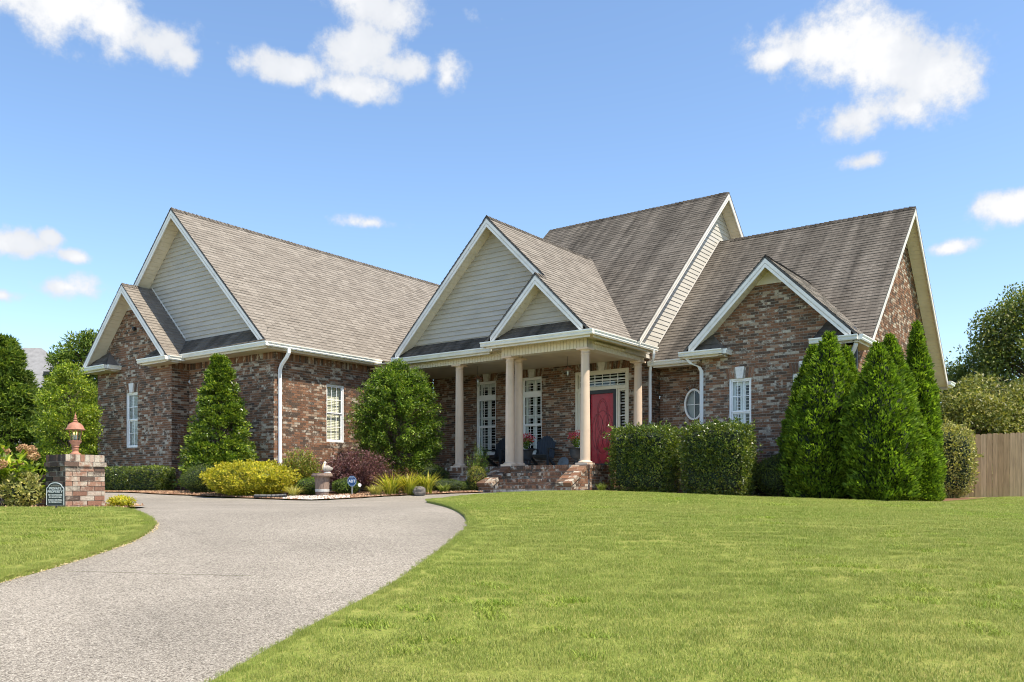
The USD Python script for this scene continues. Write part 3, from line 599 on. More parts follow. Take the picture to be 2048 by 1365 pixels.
# --- the porch
FZ = 0.625
flat_soffit(-7.5, -2.6, -.02, .24, 3.785); flat_soffit(-2.9, .55, -.5, -.12, 3.80); flat_soffit(.12, .55, -.12, 2.9, 3.80, 'v')
m = MB(); m.box((-7.88, .2, 3.70), (.2, 3.1, 3.74)); m.box((-2.55, -.1, 3.705), (.1, .2, 3.735)); m.build('porch_ceiling', M['soffit'], HOUSE)
def beam(A, B, out, z0, z1, thick):
    """A beam clad with narrow upright boards."""
    A, B, out = (np.asarray(k, float) for k in (A, B, out)); L = np.linalg.norm(B - A); t = (B - A) / L
    m = MB(); q = [A + (0,0,z0), B + (0,0,z0), B + (0,0,z1), A + (0,0,z1)]
    if np.cross(q[1]-q[0], q[3]-q[0]) @ out < 0: q = q[::-1]
    m.prism([k - out*thick for k in q], out*(thick - .012)); p = m.build('porch_beam', M['cream'], HOUSE)
    n = int(L / .098); w = L / n
    for i in range(n):
        a, b = A + t*(i*w + .007), A + t*((i+1)*w - .007)
        m = MB(); q = [a + (0,0,z0-.004), b + (0,0,z0-.004), b + (0,0,z1), a + (0,0,z1)]
        if np.cross(q[1]-q[0], q[3]-q[0]) @ out < 0: q = q[::-1]
        m.prism([k - out*.012 for k in q], out*.012); m.build('beam_board', M['soffit'], p)
beam((-7.4, .22, 0), (-2.56, .22, 0), (0, -1, 0), 3.57, 3.79, .28)
beam((-2.56, -.12, 0), (.12, -.12, 0), (0, -1, 0), 3.57, 3.80, .28)
beam((.12, -.10, 0), (.12, 2.95, 0), (1, 0, 0), 3.57, 3.80, .28)
m = MB(); m.box((-2.56, .16, 3.57), (-2.3, .5, 3.79)); m.build('porch_beam', M['cream'], HOUSE)
for u, v in ((-4.46, .394), (-2.365, .0), (-2.365, .394), (0, 0), (0, 2.8)):
    h = 3.57 - FZ; n = 14; prof = [(.130 - .026 * (k / (n-1))**1.6, .09 + (h - .17) * k / (n-1)) for k in range(n)]
    m = MB(); m.lathe(prof, (u, v, FZ), 28); c = m.build('column', M['column'], HOUSE, smooth=True)
    m = MB(); m.box((u - .18, v - .18, FZ), (u + .18, v + .18, FZ + .05)); m.lathe([(.175, .05), (.185, .065), (.175, .085), (.14, .10), (.128, .12)], (u, v, FZ), 28); m.build('column_base', M['column'], c)
    m = MB(); m.lathe([(.104, h - .16), (.118, h - .15), (.118, h - .135), (.105, h - .125), (.105, h - .08), (.125, h - .06), (.15, h - .045)], (u, v, FZ), 28); m.box((u - .165, v - .165, FZ + h - .045), (u + .165, v + .165, FZ + h)); m.build('column_cap', M['column'], c)
# floor, plinth, steps
m = MB(); m.box((-7.88, .16, .50), (.24, 3.1, FZ)); m.box((-2.62, -.18, .50), (.24, .16, FZ - .002)); m.build('porch_floor', M['pillar_brick'], HOUSE)
wall(Ff(.15), sbox(-7.88, GZ, -2.62, .53), t_base=-.08); wall(Ff(-.19), sbox(-2.62, GZ, .25, .53), t_base=-.08); wall(Fs(.25), sbox(-.19, GZ, 3.1, .53), t_base=-.08, pick=None)
def rowlock(wallp, fr, s0, s1, t0, t1, d0, d1, w=.0677):
    n = max(1, int(round((s1 - s0) / w))); w = (s1 - s0) / n
    for i in range(n):
        a, b = s0 + i*w + .004, s0 + (i+1)*w - .004; e = rng.uniform(-.003, .004)
        v = fr.p([a,b,b,a]*2, [t0,t0,t1,t1]*2, [d0]*4 + [d1 + e]*4); add_piece(wallp, fr, v, np.vstack([BF, [(3,2,1),(3,1,0)]]), w*(t1-t0), None)
m = MB(); m.box((-2.62, -.95, GZ), (.2, -.2, .0)); m.box((-2.3, -.94, GZ), (-.2, -.2, .09)); STEPS = m.build('entrance_steps', M['mortar'], HOUSE)
rowlock(STEPS, Ff(.13), -7.88, -2.62, .53, .628, -.22, .0); rowlock(STEPS, Ff(-.21), -2.2, -.22, .53, .628, -.2, .0); rowlock(STEPS, Fs(.27), -.19, 3.1, .53, .628, -.2, .0)
for k in range(3):
    vf = -.95 + .25 * k; z0, z1 = (-.16, .02) if k == 0 else (.10 + .165*(k-1), .19 + .165*(k-1) + .001*k)
    zt_ = .10 + .165 * k
    m = MB(); m.box((-2.2, vf + .012, GZ), (-.22, -.18, zt_ - .006)); m.build('step_core', M['mortar'], STEPS)
    rowlock(STEPS, Ff(vf), -2.2, -.22, zt_ - .075, zt_, -.26, .012)
    bricks(STEPS, Ff(vf + .002), sbox(-2.2, zt_ - .25, -.22, zt_ - .08), zt_ - .08 - 3*BR_H)
bricks(STEPS, Ff(-.19), sbox(-2.2, .42, -.22, .53), .53 - 2*BR_H)
for u0, u1 in ((-2.69, -2.2), (-.22, .2)):                     # the sloping brick cheeks
    side = Polygon([(-.95, GZ), (-.17, GZ), (-.17, .53), (-.24, .53), (-.86, .09), (-.95, .09)])
    m = MB(); slab(m, Fs(u1 - .01), side, -(u1 - u0 - .02), 0); ch = m.build('step_cheek', M['mortar'], HOUSE)
    bricks(ch, Fs(u1), side, -.08 + .02)
    bricks(ch, Ff(-.96), sbox(u0, GZ, u1, .09), -.08)
    A, B = np.array([0, -.98, .085]), np.array([0, -.20, .535]); L = np.linalg.norm(B - A); ey = (B - A) / L
    f = Frame((0, -.98, .085), (1, 0, 0), ey)
    n = int(round(L / .075)); 
    for i in range(n):
        for a, b in ((u0 - .02, (u0+u1)/2), ((u0+u1)/2, u1 + .02)):
            d = .09 + rng.uniform(-.003, .004)
            v = f.p([a+.004, b-.004, b-.004, a+.004]*2, [i*L/n+.004]*2 + [(i+1)*L/n-.004]*2 + [i*L/n+.004]*2 + [(i+1)*L/n-.004]*2, [0]*4 + [d]*4); add_piece(ch, f, v, BF, .014, None)
# --- the front door with its side lights and transom
fr = Ff(3.1)
m = MB()
for a in ((-2.24, -2.16, .55, 3.47), (-.53, -.45, .55, 3.47), (-2.16, -.53, 3.38, 3.47), (-2.16, -.53, 2.90, 2.98)): fbox(m, fr, *a, -.1, .015)
for a in ((-1.87, -1.83, .63, 2.90), (-.86, -.82, .63, 2.90)): fbox(m, fr, *a, -.1, .012)
DOORWAY = m.build('doorway', M['cream'], HOUSE)
for s0, s1, t0, t1, nc, nr in ((-2.14, -.55, 2.98, 3.38, 6, 2), (-2.16, -1.87, .63, 2.90, 1, 6), (-.82, -.53, .63, 2.90, 1, 6)):
    m = MB(); w = .06 if nc == 1 else .03
    for a in ((s0, s0+w, t0, t1), (s1-w, s1, t0, t1), (s0+w, s1-w, t1-w, t1), (s0+w, s1-w, t0, t0 + (w if nc > 1 else .4))): fbox(m, fr, *a, -.09, -.02)
    sl = m.build('side_light' if nc == 1 else 'transom', M['cream'], DOORWAY)
    m = MB(); m.add(fr.p([s0+w, s1-w, s1-w, s0+w], [t0+w, t0+w, t1-w, t1-w], -.05), [(0,1,2,3)]); m.build('pane', M['glass'], DOORWAY)
    m = MB()
    for k in range(1, nc): x = s0 + w + (s1-s0-2*w)*k/nc; fbox(m, fr, x-.009, x+.009, t0+w, t1-w, -.055, -.04)
    for k in range(1, nr): y = t0 + w + (t1-t0-2*w)*k/nr; fbox(m, fr, s0+w, s1-w, y-.009, y+.009, -.0555, -.0395)
    m.build('glazing_bar', M['white'], DOORWAY)
    m = MB(); y = t0 + .06
    while y < t1 - .05: fbox(m, fr, s0 + .03, s1 - .03, y, y + .035, -.20, -.195); y += .085
    m.build('shutter', M['blind'], DOORWAY)
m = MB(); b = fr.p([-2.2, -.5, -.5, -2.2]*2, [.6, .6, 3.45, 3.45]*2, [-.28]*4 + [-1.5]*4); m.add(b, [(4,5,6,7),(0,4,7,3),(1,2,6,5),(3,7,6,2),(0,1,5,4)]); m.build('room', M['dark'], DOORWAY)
m = MB(); fbox(m, fr, -1.83, -.86, .63, 2.90, -.10, -.055); m.build('front_door', M['door'], HOUSE, label='glossy red door'); D = HOUSE + '/front_door'
m = MB()
for a in ((-1.83, -1.735, .63, 2.90), (-.955, -.86, .63, 2.90), (-1.735, -.955, 2.79, 2.90), (-1.735, -.955, .63, .76)): fbox(m, fr, *a, -.03, .01)
m.build('storm_door_frame', M['black'], D)
m = MB(); m.add(fr.p([-1.735, -.955, -.955, -1.735], [.76, .76, 2.79, 2.79], -.012), [(0,1,2,3)]); m.build('storm_door_glass', M['storm_glass'], D)
m = MB()                                                       # the etched ovals on the door's glass
for cx, cz, a, b in ((-1.345, 2.12, .19, .52), (-1.345, 2.12, .15, .46), (-1.345, 1.22, .19, .52), (-1.345, 1.22, .15, .46), (-1.50, 1.68, .19, .52), (-1.19, 1.68, .19, .52), (-1.345, 1.68, .25, .62)):
    th = np.linspace(0, 2*np.pi, 49); m.tube(fr.p(cx + a*np.cos(th), cz + b*np.sin(th), -.050), .006, 4, cap=False)
m.build('etched_oval', plain('etched_line', (0.16, 0.01, 0.015), 0.5), D)
m = MB(); fbox(m, fr, -1.79, -1.76, 1.55, 1.80, .01, .04); m.build('handle', M['black'], D)
m = MB(); fbox(m, fr, -1.86, -.83, .60, .65, -.1, .08); m.build('threshold', M['black'], D)
# --- downspouts
def downspout(pts, side, w=.085, d=.06): m = MB(); m.rect_tube(pts, w, d, side); m.build('downspout', M['white'], HOUSE)
downspout([(-7.46, -3.28, 3.86), (-7.46, -3.28, 3.74), (-7.55, -3.28, 3.62), (-7.76, -3.28, 3.44), (-7.83, -3.28, 3.30), (-7.83, -3.28, 1.5), (-7.83, -3.28, -.12)], (0, 1, 0))
downspout([(.53, 2.70, 3.82), (.53, 2.72, 3.72), (.48, 2.78, 3.6), (.30, 2.98, 3.42), (.25, 3.04, 3.28), (.25, 3.04, 1.5), (.25, 3.04, -.1)], (.7, -.7, 0))
downspout([(1.80, 2.10, 3.46), (1.80, 2.12, 3.38), (1.86, 2.22, 3.28), (2.02, 2.36, 3.20), (2.07, 2.40, 3.08), (2.07, 2.40, 1.5), (2.07, 2.40, -.1)], (.8, .6, 0))
downspout([(6.0, 2.14, 3.46), (6.0, 2.16, 3.36), (5.92, 2.28, 3.25), (5.80, 2.40, 3.12), (5.79, 2.41, 2.9), (5.79, 2.41, -.15)], (.8, .6, 0))
# --- the black pipe, the flood light, the small lamp on the left gable
m = MB(); th = np.linspace(0, np.pi/2, 6)
m.tube([(5.82, 2.75, -.2), (5.82, 2.75, 3.68)] + [(5.82, 2.75 - .12*(1-math.cos(t)), 3.68 + .12*math.sin(t)) for t in th[1:]] + [(5.55, 2.50, 3.76)], .07, 12); m.build('vent_pipe', M['pipe'], HOUSE)
m = MB(); m.lathe([(.0, .0), (.03, .0), (.035, -.06), (.07, -.12), (.06, -.13), (0, -.13)], (5.62, 2.28, 3.40), 14); m.build('flood_light', M['white'], HOUSE)
m = MB(); m.lathe([(.0, .06), (.05, .05), (.06, 0), (.05, -.06), (0, -.07)], (-13.82, -4.09, 4.98), 12); m.build('wall_lamp', M['black'], HOUSE)

# --- bricks and shingles: the 300 largest in the photograph are parts, the rest is one part
for items, name, rest, mt in ((pool, 'brick', 'brick_courses', M['brick']), (shpool, 'shingle', 'shingle_courses', M['shingle'])):
    order = sorted(range(len(items)), key=lambda i: -items[i][0]); few = set(i for i in order[:300] if items[i][0] > 0)
    mb = MB()
    for i, (sc, path, v, f, r) in enumerate(items):
        if i in few: m = MB(); m.add(v, f, r); m.build(name, mt, path)
        else: mb.add(v, f, r)
    mb.build(rest, mt, HOUSE, kind='stuff')
# ------------------------------------------------------------------ the ground
def ss(t): t = np.clip(t, 0, 1); return t * t * (3 - 2 * t)
LP = PchipInterpolator([-60, 0, 4, 7, 9.9, 11.5, 13, 16, 19, 20, 22.5, 26, 60, 900], [-5, -1.5, -1.0, -.68, -.39, -.275, -.258, -.25, -.235, -.2, -.075, -.075, -.07, -.07])
RP = PchipInterpolator([-60, 0, 4, 7, 10, 13, 16, 19, 21, 26, 60, 900], [-5, -1.5, -1.0, -.7, -.45, -.3, -.2, -.1, -.065, -.065, -.065, -.065])
def zt(x, y):
    x = np.asarray(x, float); y = np.clip(np.asarray(y, float), -60, 900)
    w = ss((x + 2) / 3)
    return (1 - w) * LP(y) + w * (RP(y) - .022 * np.clip(x - 2, 0, 8) * ss((y - 4) / 10)) + 1.3 * ss((-x - 13) / 10) * ss((y - 22) / 15)
def axis(lo, hi, fine0, fine1, step):
    a = list(np.arange(fine0, fine1 + 1e-6, step)); d = step
    while a[-1] < hi: d *= 1.3; a.append(a[-1] + d)
    d = step
    while a[0] > lo: d *= 1.3; a.insert(0, a[0] - d)
    return np.array(a)
gx, gy = axis(-900, 900, -30, 30, .5), axis(-60, 900, -2, 46, .5)
XX, YY = np.meshgrid(gx, gy); nx, ny = len(gx), len(gy)
idx = np.arange(nx * ny).reshape(ny, nx)
m = MB(); m.add(np.stack([XX, YY, zt(XX, YY) - .05], -1).reshape(-1, 3), np.stack([idx[:-1,:-1], idx[:-1,1:], idx[1:,1:], idx[1:,:-1]], -1).reshape(-1, 4), .5)
M['soil'] = mat('ground', {'g': ('geometry', {}), 't': ('noise_texture', dict(scale=.6, detail=6.0)), 't2': ('noise_texture', dict(scale=26.0, detail=5.0)), 'ad': ('mix_float', dict(fac=.5)),
                         'r': ('rgb_ramp', dict(ramp=[(.32, (.12, .155, .03)), (.5, (.18, .205, .045)), (.66, (.25, .24, .07))])), 'p': ('principled_bsdf', dict(roughness=.95, specular_ior_level=.1)), 'b': ('bump', dict(strength=.8, distance=.03))},
                [('g.position', 't.vector'), ('g.position', 't2.vector'), ('t.fac', 'ad.a'), ('t2.fac', 'ad.b'), ('ad.result', 'r.fac'), ('r.color', 'p.base_color'), ('t2.fac', 'b.height'), ('b.normal', 'p.normal')])
m.build('ground', M['soil'], smooth=True, kind='structure')
def drape(poly, dz, step, skirt=0.0):
    """A sheet over the terrain with the outline poly, cut on a grid; a skirt closes its edge downwards."""
    m = MB(); x0, y0, x1, y1 = poly.bounds; pp = prep(poly)
    for i in range(int(math.floor(x0/step)), int(math.ceil(x1/step))):
        for j in range(int(math.floor(y0/step)), int(math.ceil(y1/step))):
            q = sbox(i*step, j*step, (i+1)*step, (j+1)*step)
            if pp.contains(q): v = np.array(q.exterior.coords)[:-1][::-1] if not q.exterior.is_ccw else np.array(q.exterior.coords)[:-1]; f = np.array([(0,1,2),(0,2,3)]); m.add(np.c_[v, zt(v[:,0], v[:,1]) + dz], f, .5)
            elif pp.intersects(q):
                for g in polys(q.intersection(poly)):
                    v, f = tri2d(g); m.add(np.c_[v, zt(v[:,0], v[:,1]) + dz], f, .5)
    if skirt:
        for g in polys(poly):
            L = g.exterior.length; n = int(L / .25); c = np.array([g.exterior.interpolate(k / n, True).coords[0] for k in range(n)])
            if not g.exterior.is_ccw: c = c[::-1]
            t = np.c_[c, zt(c[:,0], c[:,1]) + dz]; b = t - np.array([0, 0, skirt])
            m.add(np.vstack([b, t]), [(i, (i+1) % n, n + (i+1) % n, n + i) for i in range(n)], .5)
    return m
def smooth(pts, k=3):
    p = np.asarray(pts, float)
    for _ in range(k): p = np.vstack([p[:1], np.stack([.75*p[:-1] + .25*p[1:], .25*p[:-1] + .75*p[1:]], 1).reshape(-1, 2), p[-1:]])
    return [tuple(q) for q in p]
R_EDGE = smooth([(-1.75, 3.2), (-1.46, 4.32), (-1.32, 4.92), (-1.20, 5.4), (-1.10, 5.75), (-.91, 6.42), (-.78, 7.3), (-.61, 8.48), (-.51, 9.38), (-.50, 10.07), (-.60, 11.05), (-1.00, 13.29), (-1.45, 15.64), (-1.78, 17.6), (-1.72, 18.9), (-1.11, 20.2), (-.29, 20.55), (.42, 20.45)], 2)
L_EDGE = smooth([(-4.35, 2.0), (-4.10, 5.5), (-3.97, 6.70), (-3.87, 7.24), (-3.79, 7.96), (-3.77, 8.67), (-3.93, 9.49), (-4.10, 9.93), (-4.50, 10.6), (-5.0, 11.3), (-5.45, 11.75)], 2)
hp = lambda u, v: tuple(hw(u, v)[:2])
lawn_r = Polygon(R_EDGE + [hp(.22, -1.0), hp(.5, -.9), hp(.7, -.55), hp(2.4, -.62), hp(4.6, -.75), hp(5.0, -.55), hp(5.6, -.35), hp(7.2, .0), hp(8.0, .9), hp(8.3, 4), hp(8.3, 9.2), hp(40, 9.5), (60, -10), (0, -12), (-2.0, 0)]).buffer(0)
lawn_l = Polygon(L_EDGE + [(-5.95, 11.66), (-6.12, 11.66), (-6.75, 11.62), (-8, 11.75), (-12, 12.0), (-40, 12), (-40, -12), (-5.2, -12), (-4.6, 0)]).buffer(0)
bed = [(-11.28, 23.9), (-9.17, 21.58), (-7.85, 21.04), (-7.19, 20.55), (-6.36, 20.12), (-5.25, 19.54), (-4.44, 19.0), (-3.75, 19.9), (-3.17, 20.65), (-2.38, 21.2), (-1.56, 21.72), (-.92, 22.1)]
bed_l = Polygon(smooth(bed, 2) + [hp(-2.7, .2), hp(-7.9, .2), hp(-7.9, -3.5), hp(-12, -3.6), hp(-16.2, -4.1), hp(-16.5, -6.2)]).buffer(0)
bed_r = Polygon([hp(.26, -.9), hp(.5, -.9), hp(.7, -.55), hp(2.4, -.62), hp(4.6, -.75), hp(5.0, -.55), hp(5.6, -.35), hp(7.2, .0), hp(8.0, .9), hp(8.3, 4), hp(8.3, 9.2), hp(5.8, 9.4), hp(5.8, 2.4), hp(2, 2.4), hp(2, 3.5), hp(.3, 3.5)]).buffer(0)
bed_p = Polygon([(-5.3, 11.75), (-5.45, 11.72), (-5.95, 11.66), (-6.75, 11.62), (-8, 11.75), (-12, 12.0), (-12, 13.6), (-7, 14.3), (-5.6, 13.2)]).buffer(0)
paved = Polygon(L_EDGE + [(-5.3, 11.9), (-5.5, 13.0), (-7.0, 14.4), (-12, 13.7), (-40, 13.5), (-40, 24), (-11.6, 24.2)] + smooth(bed, 2) + [hp(-2.7, -.95), hp(.22, -.97)] + R_EDGE[::-1] + [(-1.9, 0), (-2.2, -12), (-5.0, -12), (-4.6, 0)]).buffer(0)
_st = [(0.0, (.11, .097, .080)), (.14, (.19, .170, .143)), (.40, (.28, .253, .214)), (.62, (.34, .310, .264)), (.85, (.405, .371, .319)), (1.0, (.51, .473, .41))]
M['aggregate'] = mat('aggregate', {'g': ('geometry', {}), 'v': ('voronoi_texture', dict(scale=120.0, randomness=1.0)), 'sp': ('separate_color', {}), 'r': ('rgb_ramp', dict(ramp=_st)), 'w': ('noise_texture', dict(scale=.55, detail=6.0, roughness=.6)),
     'wm': ('map_range', dict(from_min=.3, from_max=.7, to_min=.82, to_max=1.14, clamp=True)), 'sc': ('vector_math', dict(math_type='scale')), 'tint': ('mix', dict(mix_type='multiply', fac=1.0, color2=(1.0, .985, .96))),
     'ed': ('map_range', dict(from_min=.0, from_max=.75, to_min=1.1, to_max=.70, clamp=True)), 'k': ('math', dict(math_type='multiply')),
     'b': ('bump', dict(strength=.9, distance=.006, invert=True)), 'p': ('principled_bsdf', dict(roughness=.85, specular_ior_level=.2))},
     [('g.position', 'v.vector'), ('v.color', 'sp.color'), ('sp.r', 'r.fac'), ('g.position', 'w.vector'), ('w.fac', 'wm.value'), ('v.distance', 'ed.value'), ('wm.result', 'k.value1'), ('ed.result', 'k.value2'), ('r.color', 'sc.vector1'), ('k.value', 'sc.scale'),
      ('sc.vector', 'tint.color1'), ('tint.color', 'p.base_color'), ('v.distance', 'b.height'), ('b.normal', 'p.normal')])
joint = LineString([(-3.7, 7.16), (-2.9, 7.06), (-2.1, 6.96)]).buffer(.005)
drape(paved.difference(joint), -.012, .5).build('driveway', M['aggregate'], kind='structure')
M['mulch'] = plain('mulch', (.17, .095, .055), .95, noise=.9, scale=38, bump=1.0, bscale=60, spec=.1, dark=.8)
m = drape(bed_l, .012, .5); m.build('planting_bed', M['mulch'], kind='structure')
drape(bed_r, .012, .5).build('planting_bed', M['mulch'], kind='structure'); drape(bed_p, .016, .5).build('planting_bed', M['mulch'], kind='structure')
drape(lawn_r, .03, .5, .08).build('lawn', M['soil'], smooth=False, kind='structure'); drape(lawn_l, .03, .5, .08).build('lawn', M['soil'], kind='structure')
def litter(poly, n, size, seed, lift=.02):
    """Small flat chips or stones lying over an outline."""
    r = np.random.default_rng(seed); x0, y0, x1, y1 = poly.bounds; pp = prep(poly); m = MB(); P = []
    while len(P) < n:
        q = r.uniform((x0, y0), (x1, y1), (4*n, 2)); P += [a for a in q if pp.contains(Point(a))]
    for x, y in P[:n]:
        s = size * r.uniform(.5, 1.4, 3); a = r.uniform(0, 2*np.pi); c, d = math.cos(a), math.sin(a); z = float(zt(x, y)) + lift
        b = np.array([(1,0,0),(-.5,.8,0),(-.6,-.7,0),(0,0,1.0)]) * s; b = np.c_[c*b[:,0]-d*b[:,1], d*b[:,0]+c*b[:,1], b[:,2]] + (x, y, z)
        m.add(b, [(0,1,3),(1,2,3),(2,0,3)], r.random())
    return m
edge = LineString(smooth(bed, 2))
M['chip'] = mat('bark_chip', {'a': ('attribute', dict(attribute='rnd')), 'r': ('rgb_ramp', dict(ramp=[(0, (.12, .06, .035)), (.5, (.27, .15, .08)), (1, (.45, .30, .18))])), 'p': ('principled_bsdf', dict(roughness=.9))}, [('a.fac', 'r.fac'), ('r.color', 'p.base_color')])
M['gravel'] = mat('white_gravel', {'a': ('attribute', dict(attribute='rnd')), 'r': ('rgb_ramp', dict(ramp=[(0, (.35, .30, .25)), (.5, (.58, .53, .46)), (1, (.75, .72, .66))])), 'p': ('principled_bsdf', dict(roughness=.8))}, [('a.fac', 'r.fac'), ('r.color', 'p.base_color')])
litter(edge.buffer(1.0).intersection(bed_l), 5000, .028, 4).build('bark_chips', M['chip'], label='loose brown bark chips along the curved edge of the planting bed', category='bark chips', kind='stuff')
litter(Polygon([(-5.2, 19.55), (-4.44, 19.03), (-3.75, 19.93), (-3.9, 20.7), (-4.6, 20.4), (-5.2, 20.2)]), 2600, .026, 5).build('gravel', M['gravel'], label='pale gravel strip between the driveway and the wooden bucket', category='gravel', kind='stuff')
litter(bed_p, 1600, .03, 8).build('bark_chips', M['chip'], label='bark chips under the shrubs left of the brick pillar', category='bark chips', kind='stuff')

M['straw'] = mat('straw', {'a': ('attribute', dict(attribute='rnd')), 'r': ('rgb_ramp', dict(ramp=[(0, (.30, .22, .10)), (1, (.55, .45, .27))])), 'p': ('principled_bsdf', dict(roughness=.9))}, [('a.fac', 'r.fac'), ('r.color', 'p.base_color')])
litter(LineString(L_EDGE).buffer(.05), 900, .010, 11, -.004).build('dry_clippings', M['straw'], label='dry straw coloured clippings along the rounded edge of the left lawn', category='clippings', kind='stuff')

# ------------------------------------------------------------------ grass: patches of blades, scattered
def blades(r, n, size, hmin, hmax, w, lean=.5, droop=.3):
    a = r.uniform(0, 2*np.pi, n); d = np.sqrt(r.random(n)) * size; base = np.c_[d*np.cos(a), d*np.sin(a), np.zeros(n)]
    h = r.uniform(hmin, hmax, n); b = r.uniform(0, 2*np.pi, n); dirn = np.c_[np.cos(b), np.sin(b), np.zeros(n)]; side = np.c_[-np.sin(b), np.cos(b), np.zeros(n)]
    l1 = (r.uniform(0, lean, n) * h)[:, None]; mid = base + dirn*l1*.45 + np.c_[np.zeros((n,2)), h*.6]; tip = base + dirn*(l1*1.2 + droop*h[:,None]*r.random((n,1))) + np.c_[np.zeros((n,2)), h]
    ww = (w * r.uniform(.6, 1.3, n))[:, None]
    v = np.stack([base - side*ww, base + side*ww, mid + side*ww*.8, mid - side*ww*.8, tip], 1).reshape(-1, 3)
    o = np.arange(n)[:, None]*5; f = np.vstack([o + [0,1,2], o + [0,2,3], o + [3,2,4]])
    return v, f, np.repeat(r.random(n), 5)
def grass_mat(name, ramp, dry):
    return mat(name, {'a': ('attribute', dict(attribute='rnd')), 'r': ('rgb_ramp', dict(ramp=ramp)), 'g': ('geometry', {}), 't': ('noise_texture', dict(scale=.42, detail=7.0, roughness=.70)), 'mr': ('map_range', dict(from_min=.42, from_max=.68, to_min=0.0, to_max=.50, clamp=True)),
        't2': ('noise_texture', dict(scale=2.6, detail=5.0, roughness=.65)), 'm2': ('map_range', dict(from_min=.3, from_max=.7, to_min=.88, to_max=1.12, clamp=True)), 'd': ('mix', dict(color2=dry)), 'c': ('vector_math', dict(math_type='scale')),
        'p': ('principled_bsdf', dict(roughness=.55, specular_ior_level=.3)), 'tr': ('translucent_bsdf', {}), 'm': ('mix_closure', dict(fac=.3))},
        [('a.fac', 'r.fac'), ('g.position', 't.vector'), ('t.fac', 'mr.value'), ('mr.result', 'd.fac'), ('r.color', 'd.color1'), ('g.position', 't2.vector'), ('t2.fac', 'm2.value'), ('d.color', 'c.vector1'), ('m2.result', 'c.scale'), ('c.vector', 'p.base_color'), ('c.vector', 'tr.color'), ('p.BSDF', 'm.closure1'), ('tr.BSDF', 'm.closure2')], 'm.closure')
M['grass'] = grass_mat('grass_blade', [(0, (.112, .18, .022)), (.3, (.18, .255, .034)), (.75, (.255, .315, .055)), (.9, (.37, .37, .09)), (1, (.54, .46, .20))], (.37, .36, .105))
M['weed'] = grass_mat('broad_blade', [(0, (.14, .235, .018)), (.5, (.21, .30, .03)), (1, (.31, .38, .05))], (.32, .34, .07))
def instancer(name, protos, mats, pts, which, yaw, scale, label, category):
    pi = UsdGeom.PointInstancer.Define(stage, '/World/' + name); paths = []
    for i, ((v, f, r), mt) in enumerate(zip(protos, mats)):
        p = f'/World/{name}/tuft_{i:03d}' if i else f'/World/{name}/tuft'
        ms = usdkit.mesh(stage, p, (v, f), mt); UsdGeom.PrimvarsAPI(ms).CreatePrimvar('rnd', Sdf.ValueTypeNames.FloatArray, 'vertex').Set(Vt.FloatArray.FromNumpy(r.astype(np.float32))); paths.append(Sdf.Path(p))
    pi.CreatePrototypesRel().SetTargets(paths); pi.CreateProtoIndicesAttr(Vt.IntArray.FromNumpy(np.asarray(which, np.int32)))
    pi.CreatePositionsAttr(Vt.Vec3fArray.FromNumpy(np.asarray(pts, np.float32)))
    pi.CreateOrientationsAttr(Vt.QuathArray([Gf.Quath(math.cos(a/2), 0, 0, math.sin(a/2)) for a in yaw]))
    pi.CreateScalesAttr(Vt.Vec3fArray.FromNumpy(np.asarray(scale, np.float32)))
    data(pi.GetPrim(), label, category, kind='stuff')
gr = np.random.default_rng(21)
protos = [blades(gr, 380, .17, .010, .030, .0013, .9, .45) for _ in range(4)] + [blades(gr, 100, .12, .015, .036, .0034, 1.3, .8) for _ in range(2)]
PM = [M['grass']]*4 + [M['weed']]*2
def scatter(poly, name, label, mirror):
    E = np.array(poly.exterior.coords); pp = prep(poly.buffer(-.05)); deep = prep(poly.buffer(-.22)); P, W, S = [], [], []
    y = 3.6
    while y < 31:
        st = .145 if y < 7 else .165 if y < 10 else .21 if y < 14 else .28
        half = .70*y + 2.2
        for x in np.arange(-half, half, st):
            px_, py_ = x + gr.uniform(-.5, .5)*st, y + gr.uniform(-.5, .5)*st
            if pp.contains(Point(px_, py_)):
                wd = meshkit.noise(np.array([px_*.7, py_*.55, 1.0]), 5) ; weedy = wd > .6 and gr.random() < .22*(wd - .5)*3
                P.append((px_, py_, float(zt(px_, py_)) + .028)); W.append(4 + gr.integers(2) if weedy else gr.integers(4)); k = max(.95, st/.2 * gr.uniform(1.0, 1.3)) if deep.contains(Point(px_, py_)) else .45; S.append((k, k, gr.uniform(.8, 1.25)))
        y += st
    for ring in polys(poly.buffer(-.04)):                         # the edge along the paving, thickly set with small tufts
        L = ring.exterior
        for d in np.arange(0, L.length, .085):
            q = L.interpolate(d).coords[0]
            if 3.6 < q[1] < 24 and abs(q[0]) < .70*q[1] + 2.2: P.append((q[0], q[1], float(zt(*q)) + .026)); W.append(gr.integers(4)); k = gr.uniform(.25, .5); S.append((k, k, gr.uniform(.7, 1.3)))
    instancer(name, protos, PM, P, W, gr.uniform(0, 6.28, len(P)), S, label, 'grass')
scatter(lawn_r, 'grass', 'mown green lawn grass, patchy and yellowing, right of the driveway', 1)
scatter(lawn_l, 'grass_001', 'mown lawn grass left of the driveway, in front of the brick pillar', 0)
hill = Polygon([(-40, 24.3), (-11.6, 24.3), hp(-16.6, -6.2), hp(-16.6, 12), (-40, 48)]).buffer(0)
drape(hill, .02, 1.0).build('lawn', M['soil'], smooth=False, kind='structure')
